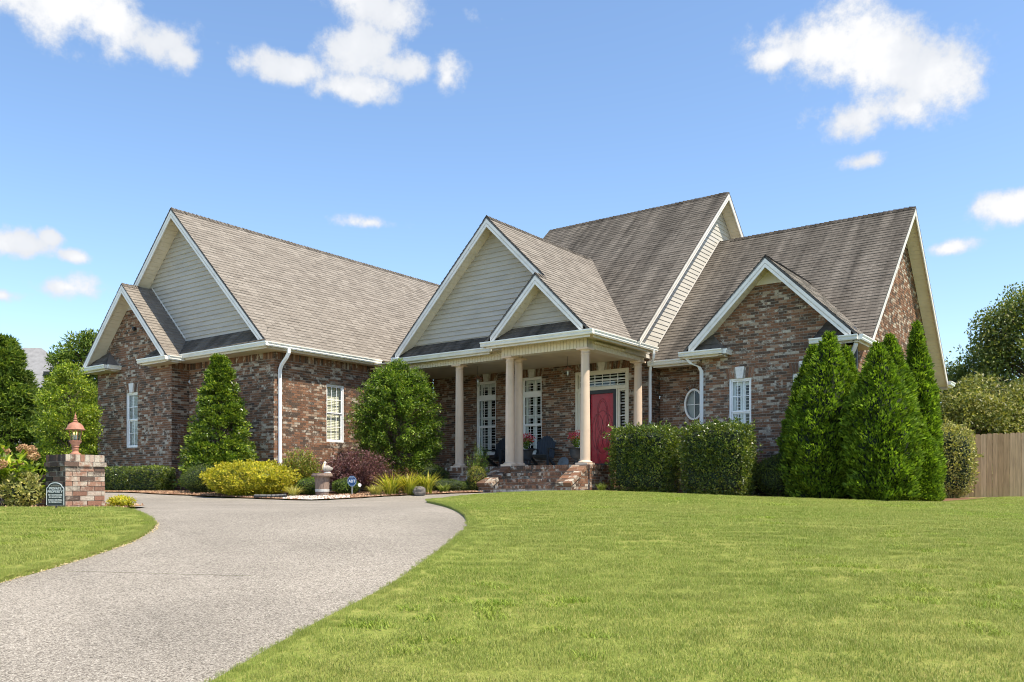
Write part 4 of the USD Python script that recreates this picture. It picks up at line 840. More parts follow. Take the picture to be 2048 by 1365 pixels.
def scatter_far():
    P, S = [], []; pp = prep(hill)
    for _ in range(3500):
        x, y = gr.uniform(-24, -11), gr.uniform(24, 40)
        if pp.contains(Point(x, y)): P.append((x, y, float(zt(x, y)) + .02)); k = gr.uniform(1.5, 2.4); S.append((k, k, 1.3))
    instancer('grass_002', protos[:2], PM[:2], P, gr.integers(0, 2, len(P)), gr.uniform(0, 6.28, len(P)), S, 'sunny grass slope beyond the low brick wall, at the far left', 'grass')
scatter_far()
# ------------------------------------------------------------------ plants
def unit(a): return a / (np.linalg.norm(a, axis=-1, keepdims=True) + 1e-9)
def leaves(mb, P, D, N, L, W, r, fold=.25, rnd=None):
    """One folded leaf (two triangles) at each point: D its long axis, N roughly its upper side."""
    n = len(P); D = unit(D); S = unit(np.cross(D, N)); N = np.cross(S, D)
    L = np.broadcast_to(np.asarray(L, float).reshape(-1, 1), (n, 1)); W = np.broadcast_to(np.asarray(W, float).reshape(-1, 1), (n, 1))
    v = np.stack([P, P + D*L*.45 + S*W*.5 + N*W*fold, P + D*L, P + D*L*.45 - S*W*.5 + N*W*fold], 1).reshape(-1, 3)
    o = np.arange(n)[:, None]*4
    mb.add(v, np.vstack([o + [0,1,2], o + [0,2,3]]), np.repeat(r.random(n) if rnd is None else rnd, 4))
def rand_dir(r, n): return unit(r.normal(size=(n, 3)))
def shell(r, n, center, radii, amp=.22, freq=2.2, inner=.62, seed=0, k=2.0, zmin=-1.0):
    """Points in the outer part of a lumpy ellipsoid (k > 2: boxier) and their outward directions."""
    d = rand_dir(r, int(n*2)); d = d[d[:, 2] > zmin][:n]; n = len(d)
    s = 1.0 / (np.abs(d)**k).sum(1)**(1/k) if k != 2 else np.ones(n)
    bump = 1 + amp * 2 * (meshkit.fbm(d*freq*s[:, None] + 50, 3, seed) - .5)
    rad = (inner + (1 - inner) * r.random(n)**.6) * s * bump
    return np.asarray(center) + d * rad[:, None] * np.asarray(radii), unit(d / np.asarray(radii))
LM = {}
LM['holly'] = leaf_mat('holly_leaf', [(0, (0.041, 0.080, 0.010)), (.45, (0.094, 0.154, 0.017)), (.8, (0.176, 0.248, 0.026)), (1, (0.354, 0.395, 0.048))], rough=.3, spec=.5, clump=2.5)
LM['boxhedge'] = leaf_mat('hedge_leaf', [(0, (0.036, 0.068, 0.009)), (.5, (0.081, 0.120, 0.015)), (.85, (0.160, 0.210, 0.029)), (1, (0.356, 0.351, 0.069))], rough=.3, spec=.6, clump=4, amount=.35)
LM['arbor'] = leaf_mat('cedar_spray', [(0, (0.050, 0.090, 0.008)), (.5, (0.122, 0.195, 0.016)), (.85, (0.202, 0.294, 0.026)), (1, (0.277, 0.370, 0.050))], rough=.6, spec=.2, clump=5, amount=.4)
LM['cedar'] = leaf_mat('conifer_spray', [(0, (0.042, 0.080, 0.016)), (.5, (0.095, 0.149, 0.024)), (.85, (0.178, 0.239, 0.034)), (1, (0.293, 0.329, 0.061))], rough=.6, spec=.2, clump=1.2, amount=.4)
LM['bright'] = leaf_mat('bright_leaf', [(0, (0.071, 0.127, 0.009)), (.5, (0.160, 0.231, 0.016)), (.85, (0.267, 0.337, 0.025)), (1, (0.446, 0.448, 0.046))], rough=.4, clump=2)
LM['loose'] = leaf_mat('shrub_leaf', [(0, (0.046, 0.097, 0.013)), (.5, (0.108, 0.178, 0.020)), (.85, (0.191, 0.271, 0.033)), (1, (0.334, 0.389, 0.062))], rough=.45, clump=2.2)
LM['gold'] = leaf_mat('golden_leaf', [(0, (.18, .19, .012)), (.4, (.36, .34, .02)), (.8, (.50, .44, .03)), (1, (.58, .42, .06))], clump=4, amount=.25)
LM['nandina'] = leaf_mat('nandina_leaf', [(0, (0.094, 0.118, 0.018)), (.5, (0.205, 0.234, 0.036)), (.8, (0.317, 0.293, 0.048)), (.93, (0.300, 0.192, 0.072)), (1, (0.396, 0.120, 0.072))], clump=4)
LM['barberry'] = leaf_mat('barberry_leaf', [(0, (.05, .02, .024)), (.5, (.13, .05, .055)), (.85, (.22, .095, .09)), (1, (.34, .19, .17))], trans=.2, clump=4, amount=.3)
LM['spirea'] = leaf_mat('rusty_leaf', [(0, (.09, .06, .02)), (.5, (.17, .085, .035)), (1, (.28, .14, .06))], clump=5)
LM['lily'] = leaf_mat('lily_blade', [(0, (0.139, 0.171, 0.015)), (.5, (0.295, 0.305, 0.030)), (1, (0.558, 0.451, 0.070))], clump=3, amount=.25)
LM['variegated'] = leaf_mat('striped_blade', [(0, (0.217, 0.220, 0.040)), (.5, (0.465, 0.403, 0.100)), (1, (.45, .44, .18))], clump=4, amount=.2)
LM['liriope'] = leaf_mat('lilyturf_blade', [(0, (0.078, 0.122, 0.020)), (.5, (0.155, 0.207, 0.035)), (1, (0.279, 0.293, 0.060))], clump=4, amount=.2)
LM['grey'] = leaf_mat('grey_leaf', [(0, (0.130, 0.146, 0.042)), (.5, (0.260, 0.265, 0.077)), (.85, (0.413, 0.375, 0.126)), (1, (0.608, 0.512, 0.196))], clump=3)
LM['far'] = leaf_mat('tree_leaf', [(0, (0.049, 0.079, 0.018)), (.5, (0.101, 0.136, 0.029)), (.85, (0.190, 0.210, 0.046)), (1, (0.334, 0.297, 0.086))], clump=.5, amount=.45)
LM['fargrey'] = leaf_mat('pale_tree_leaf', [(0, (0.078, 0.100, 0.023)), (.5, (0.167, 0.177, 0.045)), (1, (0.333, 0.293, 0.089))], clump=.7, amount=.4)
LM['fern'] = leaf_mat('cover_leaf', [(0, (0.031, 0.055, 0.012)), (.5, (0.070, 0.104, 0.020)), (1, (0.139, 0.171, 0.030))], clump=4)
LM['red'] = leaf_mat('red_petal', [(0, (.35, .02, .05)), (.5, (.55, .05, .10)), (.85, (.70, .16, .20)), (1, (.55, .35, .12))], clump=8, amount=.1)
LM['hydrangea'] = leaf_mat('dry_flower', [(0, (.25, .13, .06)), (.5, (.42, .24, .12)), (1, (.55, .38, .20))], trans=.15, clump=6, amount=.2)
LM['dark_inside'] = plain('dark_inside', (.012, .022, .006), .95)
M['bark'] = plain('bark', (.10, .075, .055), .9, noise=.5, scale=18, bump=.6, bscale=40, spec=.1)
M['twig'] = plain('twig', (.11, .075, .05), .9)
def blob(center, radii, k=2.0, amp=.15, seed=0, freq=2.0):
    s = trimesh.creation.icosphere(3); d = np.array(s.vertices); q = 1.0 / (np.abs(d)**k).sum(1)**(1/k)
    return np.asarray(center) + d * (q * (1 + amp * 2 * (meshkit.fbm(d*freq*q[:, None] + 50, 3, seed) - .5)))[:, None] * np.asarray(radii), np.array(s.faces)
def rounded_bush(name, label, cat, at, rx, ry, h, lm, seed, n, L, W, rotz=0.0, k=2.0, amp=.18, freq=2.4, group=None, up=.3, spread=.9, core=.80, inner=.72, dens_in=.25, sprigs=0):
    """A clipped or rounded bush: leaves through the outer part of a lumpy body, a few stems, deep foliage inside."""
    r = np.random.default_rng(seed); x, y = at; z = float(zt(x, y)); p = thing(name, label, cat, (x, y, z), rotz, group)
    c, rad = np.array([0, 0, h*.5]), np.array([rx, ry, h*.5])
    m = MB(); P, O = shell(r, n, c, rad, amp, freq, inner, seed, k); P[:, 2] = np.maximum(P[:, 2], .02)
    leaves(m, P, O*.6 + rand_dir(r, len(P))*spread + [0, 0, up], O + rand_dir(r, len(P))*.7, L*r.uniform(.6, 1.3, len(P)), W*r.uniform(.7, 1.2, len(P)), r)
    if sprigs:
        d = rand_dir(r, sprigs*3); d = d[d[:, 2] > -.1][:sprigs]; s = 1.0 / (np.abs(d)**k).sum(1)**(1/k)
        for dd, q in zip(d, s):
            t = r.random(14)[:, None]; b = c + dd*q*rad*(.93 + .22*t*r.uniform(.5, 1.3)) + r.normal(size=(14, 3))*.012
            leaves(m, b, dd + rand_dir(r, 14)*.8, rand_dir(r, 14), L, W, r)
    m.build('foliage', lm, p)
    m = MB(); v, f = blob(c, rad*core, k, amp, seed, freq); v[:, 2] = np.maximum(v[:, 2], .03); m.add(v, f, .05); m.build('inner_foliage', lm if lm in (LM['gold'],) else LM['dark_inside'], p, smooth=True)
    m = MB()
    for i in range(5):
        a = r.uniform(0, 6.28); m.tube([(math.cos(a)*rx*.25, math.sin(a)*ry*.25, -.03), (math.cos(a)*rx*.4, math.sin(a)*ry*.4, h*.3), (math.cos(a)*rx*.55, math.sin(a)*ry*.55, h*.6)], [.018, .014, .008], 6)
    m.build('stem', M['twig'], p)
    return p
def branchy(name, label, cat, at, rx, ry, h, lm, seed, nb, nl, L, W, group=None, arch=.25, start=.35, fan=1.0, low=.0, rotz=0.0, jit=.035, twigs=True, lift=0.0, profile=None, whorl=0.0):
    """A loose shrub: branches rise and arch out of one foot, leaves stand along them; its outline is their tips."""
    r = np.random.default_rng(seed); x, y = at; z = float(zt(x, y)); p = thing(name, label, cat, (x, y, z), rotz, group)
    m, tw = MB(), MB(); Ps, Ds = [], []
    for i in range(nb):
        a = r.uniform(0, 2*np.pi); e = r.uniform(low, 1.0)**.8; rad = math.sqrt(max(0, 1 - (2*e - 1)**2)) if profile is None else profile(e)
        rad *= r.uniform(.72, 1.06); tip = np.array([math.cos(a)*rad*rx, math.sin(a)*rad*ry, lift + e*h*r.uniform(.93, 1.04)])
        b = np.array([math.cos(a)*.06*rx, math.sin(a)*.06*ry, whorl*max(0, tip[2] - .25*rx*r.uniform(.4, 1.6))]); mid = b*.4 + tip*.45 + np.array([0, 0, arch*h*(1 - e)*.8 + .05*h]) if not whorl else (b + tip)*.5 + np.array([0, 0, .12*rx])
        t = np.linspace(0, 1, 9)[:, None]; c = (1-t)**2*b + 2*t*(1-t)*mid + t**2*tip
        if twigs and i % 3 == 0: tw.tube(c, np.linspace(.011, .003, 9) * min(2, max(.6, h)), 4, cap=False)
        k = nl; tt = start + (1 - start) * r.random(k)**.75; tt = tt[:, None]; q = (1-tt)**2*b + 2*tt*(1-tt)*mid + tt**2*tip; dv = unit(2*(1-tt)*(mid-b) + 2*tt*(tip-mid))
        Ps.append(q + r.normal(size=(k, 3))*jit); Ds.append(dv)
    P, D = np.vstack(Ps), np.vstack(Ds); P[:, 2] = np.maximum(P[:, 2], .02); n = len(P)
    leaves(m, P, D*.8 + rand_dir(r, n)*.8 + [0, 0, -.05], [0, 0, 1] + rand_dir(r, n)*.6, L*r.uniform(.6, 1.3, n), W*r.uniform(.7, 1.2, n), r)
    m.build('foliage', lm, p)
    if twigs: tw.build('stem', M['twig'], p)
    return p
def blade_clump(name, label, cat, at, rad, h, lm, seed, n, w, group=None, arch=.8):
    r = np.random.default_rng(seed); x, y = at; p = thing(name, label, cat, (x, y, float(zt(x, y))), 0, group); m = MB()
    for i in range(n):
        a = r.uniform(0, 6.28); d = np.array([math.cos(a), math.sin(a), 0]); s = np.array([-d[1], d[0], 0]); b = d*r.uniform(0, .35)*rad + s*r.normal()*.04; hh = h*r.uniform(.6, 1.05); out = rad*r.uniform(.25, 1.0)*arch; ww = w*r.uniform(.7, 1.2)
        t = np.linspace(0, 1, 6)[:, None]; c = b + d*out*t**1.8 + np.array([0, 0, 1])*hh*(t*1.25 - .42*t**2.6*r.uniform(.4, 1.3)); wd = ww*np.array([.8, 1, 1, .85, .55, .06])[:, None]
        v = np.vstack([c - s*wd, c + s*wd]); m.add(v, [(j, j+1, 7+j, 6+j) for j in range(5)], r.random())
    m.build('foliage', lm, p); return p
def arborvitae(label, at, h, rad, seed, n=17000, lean=(0, 0)):
    """A narrow evergreen: small upright sprays over a lumpy flame-shaped body."""
    r = np.random.default_rng(seed); x, y = at; rad *= .93; p = thing('arborvitae', label, 'arborvitae', (x, y, float(zt(x, y))), 0, None)
    prof = PchipInterpolator([0, .04, .15, .35, .6, .8, .92, 1.0], [.72, .90, 1.0, .98, .78, .47, .23, .03])
    def body(t, a, k): 
        q = np.stack([np.cos(a)*rad*4.2, np.sin(a)*rad*4.2, t*h*3.0], -1) + 20; lump = 1 + (.55*(meshkit.noise(q, seed) - .5) + .28*(meshkit.noise(q*2.3, seed + 9) - .5)) * k
        rr = rad*prof(t)*lump; return np.stack([rr*np.cos(a) + lean[0]*t, rr*np.sin(a) + lean[1]*t, t*h*.985], -1)
    t = np.clip(1 - np.sqrt(r.random(n)) * 1.0, 0, 1); t = np.where(r.random(n) < .25, r.random(n)**1.0, t); a = r.uniform(0, 6.28, n)
    P = body(t, a, 1.0); ax = np.stack([lean[0]*t, lean[1]*t, t*h*.985], -1); O = unit(P - ax); P = ax + (P - ax)*(.78 + .24*r.random(n)**.5)[:, None]
    m = MB(); up = np.array([0, 0, 1.0])
    leaves(m, P, up*.8 + O*.95 + rand_dir(r, n)*.6, O*.7 + up*.4 + rand_dir(r, n)*.7, .09*r.uniform(.6, 1.5, n), .044*r.uniform(.7, 1.3, n), r, fold=.12)
    m.build('crown', LM['arbor'], p)
    tt, aa = np.meshgrid(np.linspace(0, .97, 22), np.linspace(0, 2*np.pi, 25)[:-1], indexing='ij'); v = body(tt.ravel(), aa.ravel(), 1.0); axx = np.stack([lean[0]*tt.ravel(), lean[1]*tt.ravel(), tt.ravel()*h], -1); v = axx + (v - axx)*.74
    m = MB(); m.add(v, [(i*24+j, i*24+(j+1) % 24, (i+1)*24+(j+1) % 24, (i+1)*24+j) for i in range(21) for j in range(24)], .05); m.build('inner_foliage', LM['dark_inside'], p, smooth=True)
    m = MB(); m.tube([(0, 0, -.05), (lean[0]*.3, lean[1]*.3, h*.3)], [.05, .035], 7); m.build('trunk', M['bark'], p)
def tree(name, label, at, h, rx, ry, z0, lm, seed, nclump, nl, L, W, group=None, trunk=.14, z=None, cone=False, core=False, csize=.28):
    """A tree: tapered trunk, limbs to every clump of leaves, gaps between the clumps."""
    r = np.random.default_rng(seed); x, y = at; z = float(zt(x, y)) if z is None else z; p = thing(name, label, 'tree', (x, y, z), 0, group)
    m, tb = MB(), MB(); tb.tube([(0, 0, -.1), (.02*h, 0, h*.35), (0, .02*h, h*.7), (0, 0, h*.93)], [trunk, trunk*.75, trunk*.4, trunk*.1], 8)
    for i in range(nclump):
        a = r.uniform(0, 6.28); e = r.random()
        if cone: e = e**1.15; rad = (1 - e)**.8*.9 + .06; s = csize*(1.0 - .55*e)
        else: rad = math.sqrt(max(0, 1 - (2*e - 1)**2))*.82 + .04; s = csize
        q = r.uniform(.55, 1.0)**.5*rad; c = np.array([math.cos(a)*q*rx, math.sin(a)*q*ry, z0 + (h - z0)*e*.97]); s = s*min(rx, (h - z0)*.5)*r.uniform(.7, 1.3)
        st = np.array([0, 0, max(.12*h, c[2] - .35*np.linalg.norm(c[:2]) - .05*h)]); tb.tube([st, (st*.5 + c*.5) + (0, 0, .03*h), c], [trunk*.3, trunk*.18, trunk*.06], 5, cap=False)
        P, O = shell(r, nl, c, (s*1.15, s*1.15, s*.75 if not cone else s*.5), .35, 2.0, .35, seed + i)
        leaves(m, P, O*.5 + rand_dir(r, len(P)) + ([0, 0, .1] if not cone else unit(c*[1, 1, 0] + 1e-6)*.9 + [0, 0, .35]), O*.5 + [0, 0, .6] + rand_dir(r, len(P))*.6, L*r.uniform(.6, 1.3, len(P)), W*r.uniform(.7, 1.2, len(P)), r)
    m.build('crown', lm, p); tb.build('trunk', M['bark'], p); return p

def uvp(u, v): return tuple(hw(u, v)[:2])
# hedges in front of the right wing
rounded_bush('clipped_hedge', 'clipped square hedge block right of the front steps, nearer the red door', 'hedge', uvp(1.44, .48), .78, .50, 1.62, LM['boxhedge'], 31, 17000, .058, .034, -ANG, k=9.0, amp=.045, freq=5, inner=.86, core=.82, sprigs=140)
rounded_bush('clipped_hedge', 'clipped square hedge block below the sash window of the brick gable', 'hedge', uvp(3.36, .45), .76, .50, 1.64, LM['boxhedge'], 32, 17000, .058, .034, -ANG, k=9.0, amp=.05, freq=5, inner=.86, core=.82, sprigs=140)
rounded_bush('dark_shrub', 'low dark shrub in the shade between the hedge and the arborvitae', 'shrub', uvp(4.62, 1.1), .55, .5, 1.0, LM['fern'], 33, 6000, .05, .026, amp=.25)
rounded_bush('dark_shrub', 'second low dark shrub against the brick wall behind the hedge', 'shrub', uvp(4.1, 1.7), .6, .45, .85, LM['fern'], 34, 4000, .05, .026, amp=.25)
# arborvitae at the right corner
for lab, at, h, rad, ln in (
    ('narrow arborvitae at the back left of the group, by the brick gable window', (6.80, 20.15), 3.56, 0.57, (0.23, 0)),
    ('broad leftmost front arborvitae of the corner group', (6.86, 19.23), 3.74, 0.75, (0.22, 0)),
    ('slim arborvitae tucked behind the broad left one', (7.48, 19.51), 3.46, 0.47, (0.07, 0)),
    ('widest front arborvitae in the middle of the corner group', (7.86, 18.24), 3.36, 0.76, (-0.14, 0)),
    ('arborvitae just behind the widest one, its tip a little higher', (8.37, 18.73), 3.63, 0.58, (-0.18, 0)),
    ('tallest arborvitae at the right end of the group', (9.08, 19.08), 3.98, 0.41, (-0.14, 0)),
    ('low bushy arborvitae at the foot of the right end', (8.66, 18.27), 1.64, 0.36, (-0.04, 0)),
    ):
    arborvitae(lab, at, h, rad, int(at[0]*100), 17000, ln)
rounded_bush('round_shrub', 'pale grey green rounded shrub beside the wooden fence', 'shrub', uvp(7.12, 6.7), .66, .66, 1.98, LM['grey'], 41, 6500, .075, .04, k=3.0, amp=.12, sprigs=50)
# along the left wing
for i, (u, lab) in enumerate(((-14.6, 'low clipped hedge at its left end, behind the brick pillar'), (-13.0, 'low clipped hedge piece under the tall narrow window'), (-11.4, 'low clipped hedge piece next to the holly tree'))):
    rounded_bush('low_hedge', lab, 'hedge', uvp(u, -5.0), .86, .36, .72, LM['boxhedge'], 50 + i, 6500, .055, .03, -ANG, k=6.0, amp=.08, freq=4, inner=.88, core=.84)
tree('holly_tree', 'glossy green conical holly tree in front of the left wing', uvp(-8.75, -4.55), 3.75, .98, .98, .25, LM['holly'], 61, 300, 130, .085, .045, trunk=.06, cone=True, csize=.27)
rounded_bush('dwarf_shrub', 'dark dwarf shrub at the foot of the holly tree', 'shrub', (-7.75, 21.75), .55, .5, .72, LM['fern'], 62, 6000, .04, .02, amp=.25)
rounded_bush('golden_shrub', 'golden yellow mounded shrub beside the driveway', 'shrub', (-6.30, 20.75), 1.02, .70, .80, LM['gold'], 63, 9000, .055, .032, amp=.20, k=2.4, freq=5, inner=.85, core=.9, sprigs=120)
branchy('nandina', 'green and reddish nandina by the downspout of the left wing', 'shrub', (-5.30, 21.5), .56, .5, 1.12, LM['nandina'], 64, 150, 60, .065, .028, arch=.3)
branchy('barberry', 'dark purple barberry bush under the side window', 'shrub', (-3.98, 22.05), .98, .75, 1.12, LM['barberry'], 65, 300, 55, .045, .026, arch=.35, start=.3, low=.08)
branchy('leafy_shrub', 'large loose green shrub at the inner corner left of the porch', 'shrub', uvp(-5.85, -.75), 1.34, 1.2, 3.50, LM['loose'], 66, 620, 70, .085, .036, start=.42, low=.06, jit=.05, lift=.12, whorl=.9)
rounded_bush('dark_shrub', 'dark green low shrub under the large leafy shrub by the porch wall', 'shrub', uvp(-5.0, -.35), .6, .4, .8, LM['fern'], 67, 5000, .05, .024, amp=.25)
branchy('spirea', 'rusty brown spirea behind the yellow green daylilies', 'shrub', (-2.80, 22.3), .62, .45, .62, LM['spirea'], 68, 90, 45, .035, .015, arch=.3)
for i, (x, y, s, lab) in enumerate(((-2.95, 21.1, .40, 'yellow green daylily clump, leftmost of the row beside the path'), (-2.55, 21.35, .42, 'yellow green daylily clump in the middle of the row'), (-2.15, 21.6, .36, 'yellow green daylily clump nearest the brick steps'))):
    blade_clump('daylily', lab, 'plant', (x, y), s*1.25, .56, LM['lily'], 70 + i, 150, .012, arch=1.1)
blade_clump('ornamental_grass', 'pale striped grass tuft right of the blue yard sign', 'plant', (-3.28, 20.85), .30, .30, LM['variegated'], 75, 200, .006, arch=1.0)
blade_clump('ornamental_grass', 'pale striped grass tuft left of the wooden bucket', 'plant', (-5.15, 20.35), .30, .28, LM['variegated'], 76, 200, .006, arch=1.0)
blade_clump('lilyturf', 'green lilyturf clump beside the stone in the bed', 'plant', (-2.35, 21.2), .28, .28, LM['liriope'], 77, 160, .006, arch=1.0)
blade_clump('lilyturf', 'green lilyturf clump nearest the front walk', 'plant', (-1.72, 21.95), .26, .26, LM['liriope'], 78, 160, .006, arch=1.0)
blade_clump('lilyturf', 'lilyturf clump at the foot of the hedge by the steps', 'plant', uvp(.62, -.28), .22, .26, LM['liriope'], 79, 120, .006, arch=1.0)
for i, (x, y, rx, h, lab) in enumerate(((-4.10, 21.3, .34, .40, 'small round green shrub between the bucket and the yard sign'), (-4.95, 21.2, .40, .42, 'small yellowish shrub behind the wooden bucket'), (-1.75, 22.7, .55, .35, 'low dark ground cover left of the steps'), (-1.15, 23.0, .4, .3, 'low ground cover against the left step cheek'))):
    rounded_bush('small_shrub', lab, 'shrub', (x, y), rx, rx*.8, h, LM['loose'] if i < 2 else LM['fern'], 80 + i, 3500, .035, .014, amp=.2)
branchy('nandina', 'slim nandina with airy leaves left of the front steps', 'shrub', (-.88, 23.05), .36, .32, 1.32, LM['loose'], 84, 60, 60, .05, .016, arch=.15, start=.2)
rounded_bush('small_shrub', 'yellow green shrub at the foot of the slim nandina', 'shrub', (-.92, 22.85), .26, .24, .70, LM['nandina'], 85, 3000, .04, .018, amp=.25)
# by the pillar
rounded_bush('golden_groundcover', 'bright yellow low plant right of the brick pillar', 'shrub', (-5.50, 12.15), .19, .15, .17, LM['gold'], 90, 900, .035, .018, amp=.25, inner=.5, core=.7)
rounded_bush('pale_shrub', 'grey green leafy shrub left of the private property sign', 'shrub', (-6.80, 12.0), .27, .25, .46, LM['grey'], 91, 1100, .065, .03, amp=.3, inner=.5, core=.6, sprigs=30)
hy = branchy('hydrangea', 'green hydrangea with dry brown flower heads at the left edge', 'shrub', (-7.15, 12.2), .62, .5, .80, LM['bright'], 92, 60, 16, .12, .08, arch=.3, start=.3)
r_ = np.random.default_rng(93)
for i in range(13):
    a = r_.uniform(0, 6.28); q = math.sqrt(r_.random()); c = (math.cos(a)*q*.55, math.sin(a)*q*.45, .95 - .35*q*q + r_.uniform(-.08, .05)); m = MB(); P, O = shell(r_, 260, c, (.085, .085, .06), .2, 3, .7, i)
    leaves(m, P, rand_dir(r_, len(P)), O, .024, .022, r_); m.build('flower_head', LM['hydrangea'], hy)
# background trees at the left
tree('cedar_tree', 'tall dark cedar at the left edge of the picture', (-18.6, 31.5), 5.2, 1.7, 1.7, .2, LM['cedar'], 101, 210, 190, .20, .06, cone=True, csize=.30, trunk=.15)
tree('cedar_tree', 'dark cedar behind, between the grey roof and the house', (-16.9, 34.5), 5.9, 1.6, 1.6, .3, LM['cedar'], 102, 150, 190, .20, .06, csize=.28, trunk=.15)
tree('young_tree', 'bright green young tree against the left corner of the house', (-13.55, 26.4), 3.9, .82, .82, .2, LM['bright'], 103, 90, 200, .075, .04, csize=.34, trunk=.05)
rounded_bush('dark_shrub', 'dark shrub on the slope below the cedars', 'shrub', (-16.5, 29.6), .5, .5, .9, LM['cedar'], 104, 2500, .09, .04, amp=.3)
tree('cedar_tree', 'cedar behind the young tree, only its dark side visible', (-15.3, 30.0), 3.9, 1.1, 1.1, .1, LM['cedar'], 105, 70, 190, .18, .055, csize=.3, trunk=.1)
# background trees at the right
tree('broadleaf_tree', 'tall dark broadleaf tree beyond the fence at the right edge', (27.6, 45.5), 10.8, 3.4, 3.4, 1.6, LM['far'], 111, 170, 330, .20, .10, csize=.30, trunk=.25, z=-.3)
tree('broadleaf_tree', 'mid height dark tree left of the tall one, just right of the roof edge', (24.6, 48.5), 7.0, 2.6, 2.6, .8, LM['far'], 112, 90, 260, .20, .10, csize=.34, trunk=.2, z=-.3)
for i, (x, y, h, rx, lab) in enumerate(((19.6, 36.5, 4.7, 2.2, 'pale olive bush tree over the fence, nearest the house'), (22.6, 36.8, 4.9, 2.2, 'pale olive bush tree in the middle above the fence'), (25.6, 37.5, 4.5, 2.2, 'pale olive bush tree above the fence at the right edge'))):
    tree('bush_tree', lab, (x, y), h, rx, 1.9, .2, LM['fargrey'], 115 + i, 90, 300, .16, .08, csize=.36, trunk=.1, z=-.3)

# ------------------------------------------------------------------ things in the garden
# the brick pillar, its low wall, its lantern and the sign
PC = np.array([-6.11, 11.81, 0.0]); pc = PC + V*.28 - U*.28; PZ = float(zt(*pc[:2])) - .05
M['dark_brick'] = brick_mat('dark_brick', [(0, (.03, .025, .02)), (.5, (.075, .05, .038)), (1, (.13, .08, .055))], white=(.22, .20, .16), amount=(.58, .72))  # a darker brick mix, used on one face of the pillar only
p = thing('brick_pillar', 'square weathered brick pillar beside the driveway', 'pillar', (pc[0], pc[1], 0), -ANG)
m = MB(); m.box((-.268, -.268, PZ - .1), (.268, .268, .48)); m.build('mortar_core', M['mortar'], p)
def ring_course(z0, z1, half, off, L, parent, matl, solid=True):
    for side, fr in enumerate((Frame((0, -half, 0), (1, 0, 0), (0, 0, 1)), Frame((half, 0, 0), (0, 1, 0), (0, 0, 1)), Frame((0, half, 0), (-1, 0, 0), (0, 0, 1)), Frame((-half, 0, 0), (0, -1, 0), (0, 0, 1)))):
        s = -half + off
        edges = [-half] + [e for e in np.arange(s, half - .02, L) if e > -half + .03] + [half - .005]
        for a, b in zip(edges[:-1], edges[1:]):
            m = MB(); d = rng.uniform(-.003, .004); v = fr.p([a+.004, b-.004, b-.004, a+.004]*2, [z0+.004, z0+.004, z1-.004, z1-.004]*2, [-.09]*4 + [d]*4)
            m.add(v, np.vstack([BF, [(3,2,1),(3,1,0)]])); m.build('brick', M['dark_brick'] if side == 0 else matl, parent)
zc = .49 - .105
nc = 10
for k in range(nc):
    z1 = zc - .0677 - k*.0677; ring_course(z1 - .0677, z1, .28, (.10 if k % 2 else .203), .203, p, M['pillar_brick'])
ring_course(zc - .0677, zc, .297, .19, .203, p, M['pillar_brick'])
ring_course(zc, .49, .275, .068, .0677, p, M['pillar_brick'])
m = MB(); m.box((-.2, -.2, .47), (.2, .2, .488)); m.build('cap', M['mortar'], p)
wl_ = thing('low_brick_wall', 'low dark brick garden wall running left from the pillar', 'wall', (pc[0], pc[1], 0), -ANG)
m = MB(); m.box((-5.0, -.04, -.6), (-.285, .17, .20)); m.build('mortar_core', M['mortar'], wl_)
fr = Frame((0, -.05, 0), (1, 0, 0), (0, 0, 1)); fr2 = Frame((0, .18, 0), (-1, 0, 0), (0, 0, 1)); mb = MB(); nb = 0
for k in range(9):
    z1 = .20 - .07 - k*.0677; a = -.285
    while a > -5.0:
        b = a - (.203 if not (a == -.285 and k % 2) else .1)
        for f in (fr, fr2):
            q = sorted((a, b)) if f is fr else sorted((-a, -b)); v = f.p([q[0]+.004, q[1]-.004, q[1]-.004, q[0]+.004]*2, [z1-.0637]*2 + [z1-.004]*2 + [z1-.0637]*2 + [z1-.004]*2, [-.03]*4 + [rng.uniform(-.002, .003)]*4)
            t = mb if f is fr2 or nb >= 140 else MB(); t.add(v, BF)
            if t is not mb: t.build('brick', M['brick'], wl_); nb += 1
        a = b
a = -.285
while a > -5.0:
    m = MB(); m.box((a - .064, -.065, .135), (a - .004, .195, .212 + rng.uniform(-.003, .003))); m.build('brick', M['brick'], wl_); a -= .068
mb.build('brick_courses', M['brick'], wl_, kind='stuff')
lp = thing('post_lantern', 'rust coloured lantern with a clear glass globe on the brick pillar', 'lantern', (pc[0], pc[1], .490))
m = MB(); m.lathe([(0, 0), (.075, 0), (.075, .015), (.05, .03), (.038, .05), (.045, .085), (.034, .10), (.052, .115), (.045, .13), (.062, .16), (.082, .19), (.082, .20), (0, .20)], sides=24); m.build('pedestal', M['copper'], lp, smooth=30)
m = MB(); m.lathe([(.062, .20), (.085, .34), (.088, .355)], sides=8); m.build('glass', M['glass'], lp)
m = MB()
for k in range(8): a = k*math.pi/4; m.tube([(.062*math.cos(a), .062*math.sin(a), .20), (.087*math.cos(a), .087*math.sin(a), .355)], .0035, 5)
m.build('rib', M['copper'], lp)
m = MB(); m.lathe([(0, .352), (.125, .352), (.13, .36), (.118, .368), (.112, .375), (.10, .41), (.075, .44), (.045, .455), (.03, .462), (.034, .475), (.018, .49), (.026, .51), (.012, .525), (.016, .545), (.006, .57), (0, .61)], sides=28); m.build('lantern_cap', M['copper'], lp, smooth=30)
M['bulb'] = mat('bulb', {'e': ('emission', dict(color=(1.0, .62, .25), strength=2.2))}, [], 'e.emission')
m = MB()
for dx in (-.02, .02, 0): m.tube([(dx, .01*(dx == 0), .22), (dx, .01*(dx == 0), .285)], .007, 8)
m.build('candle', M['white'], lp)
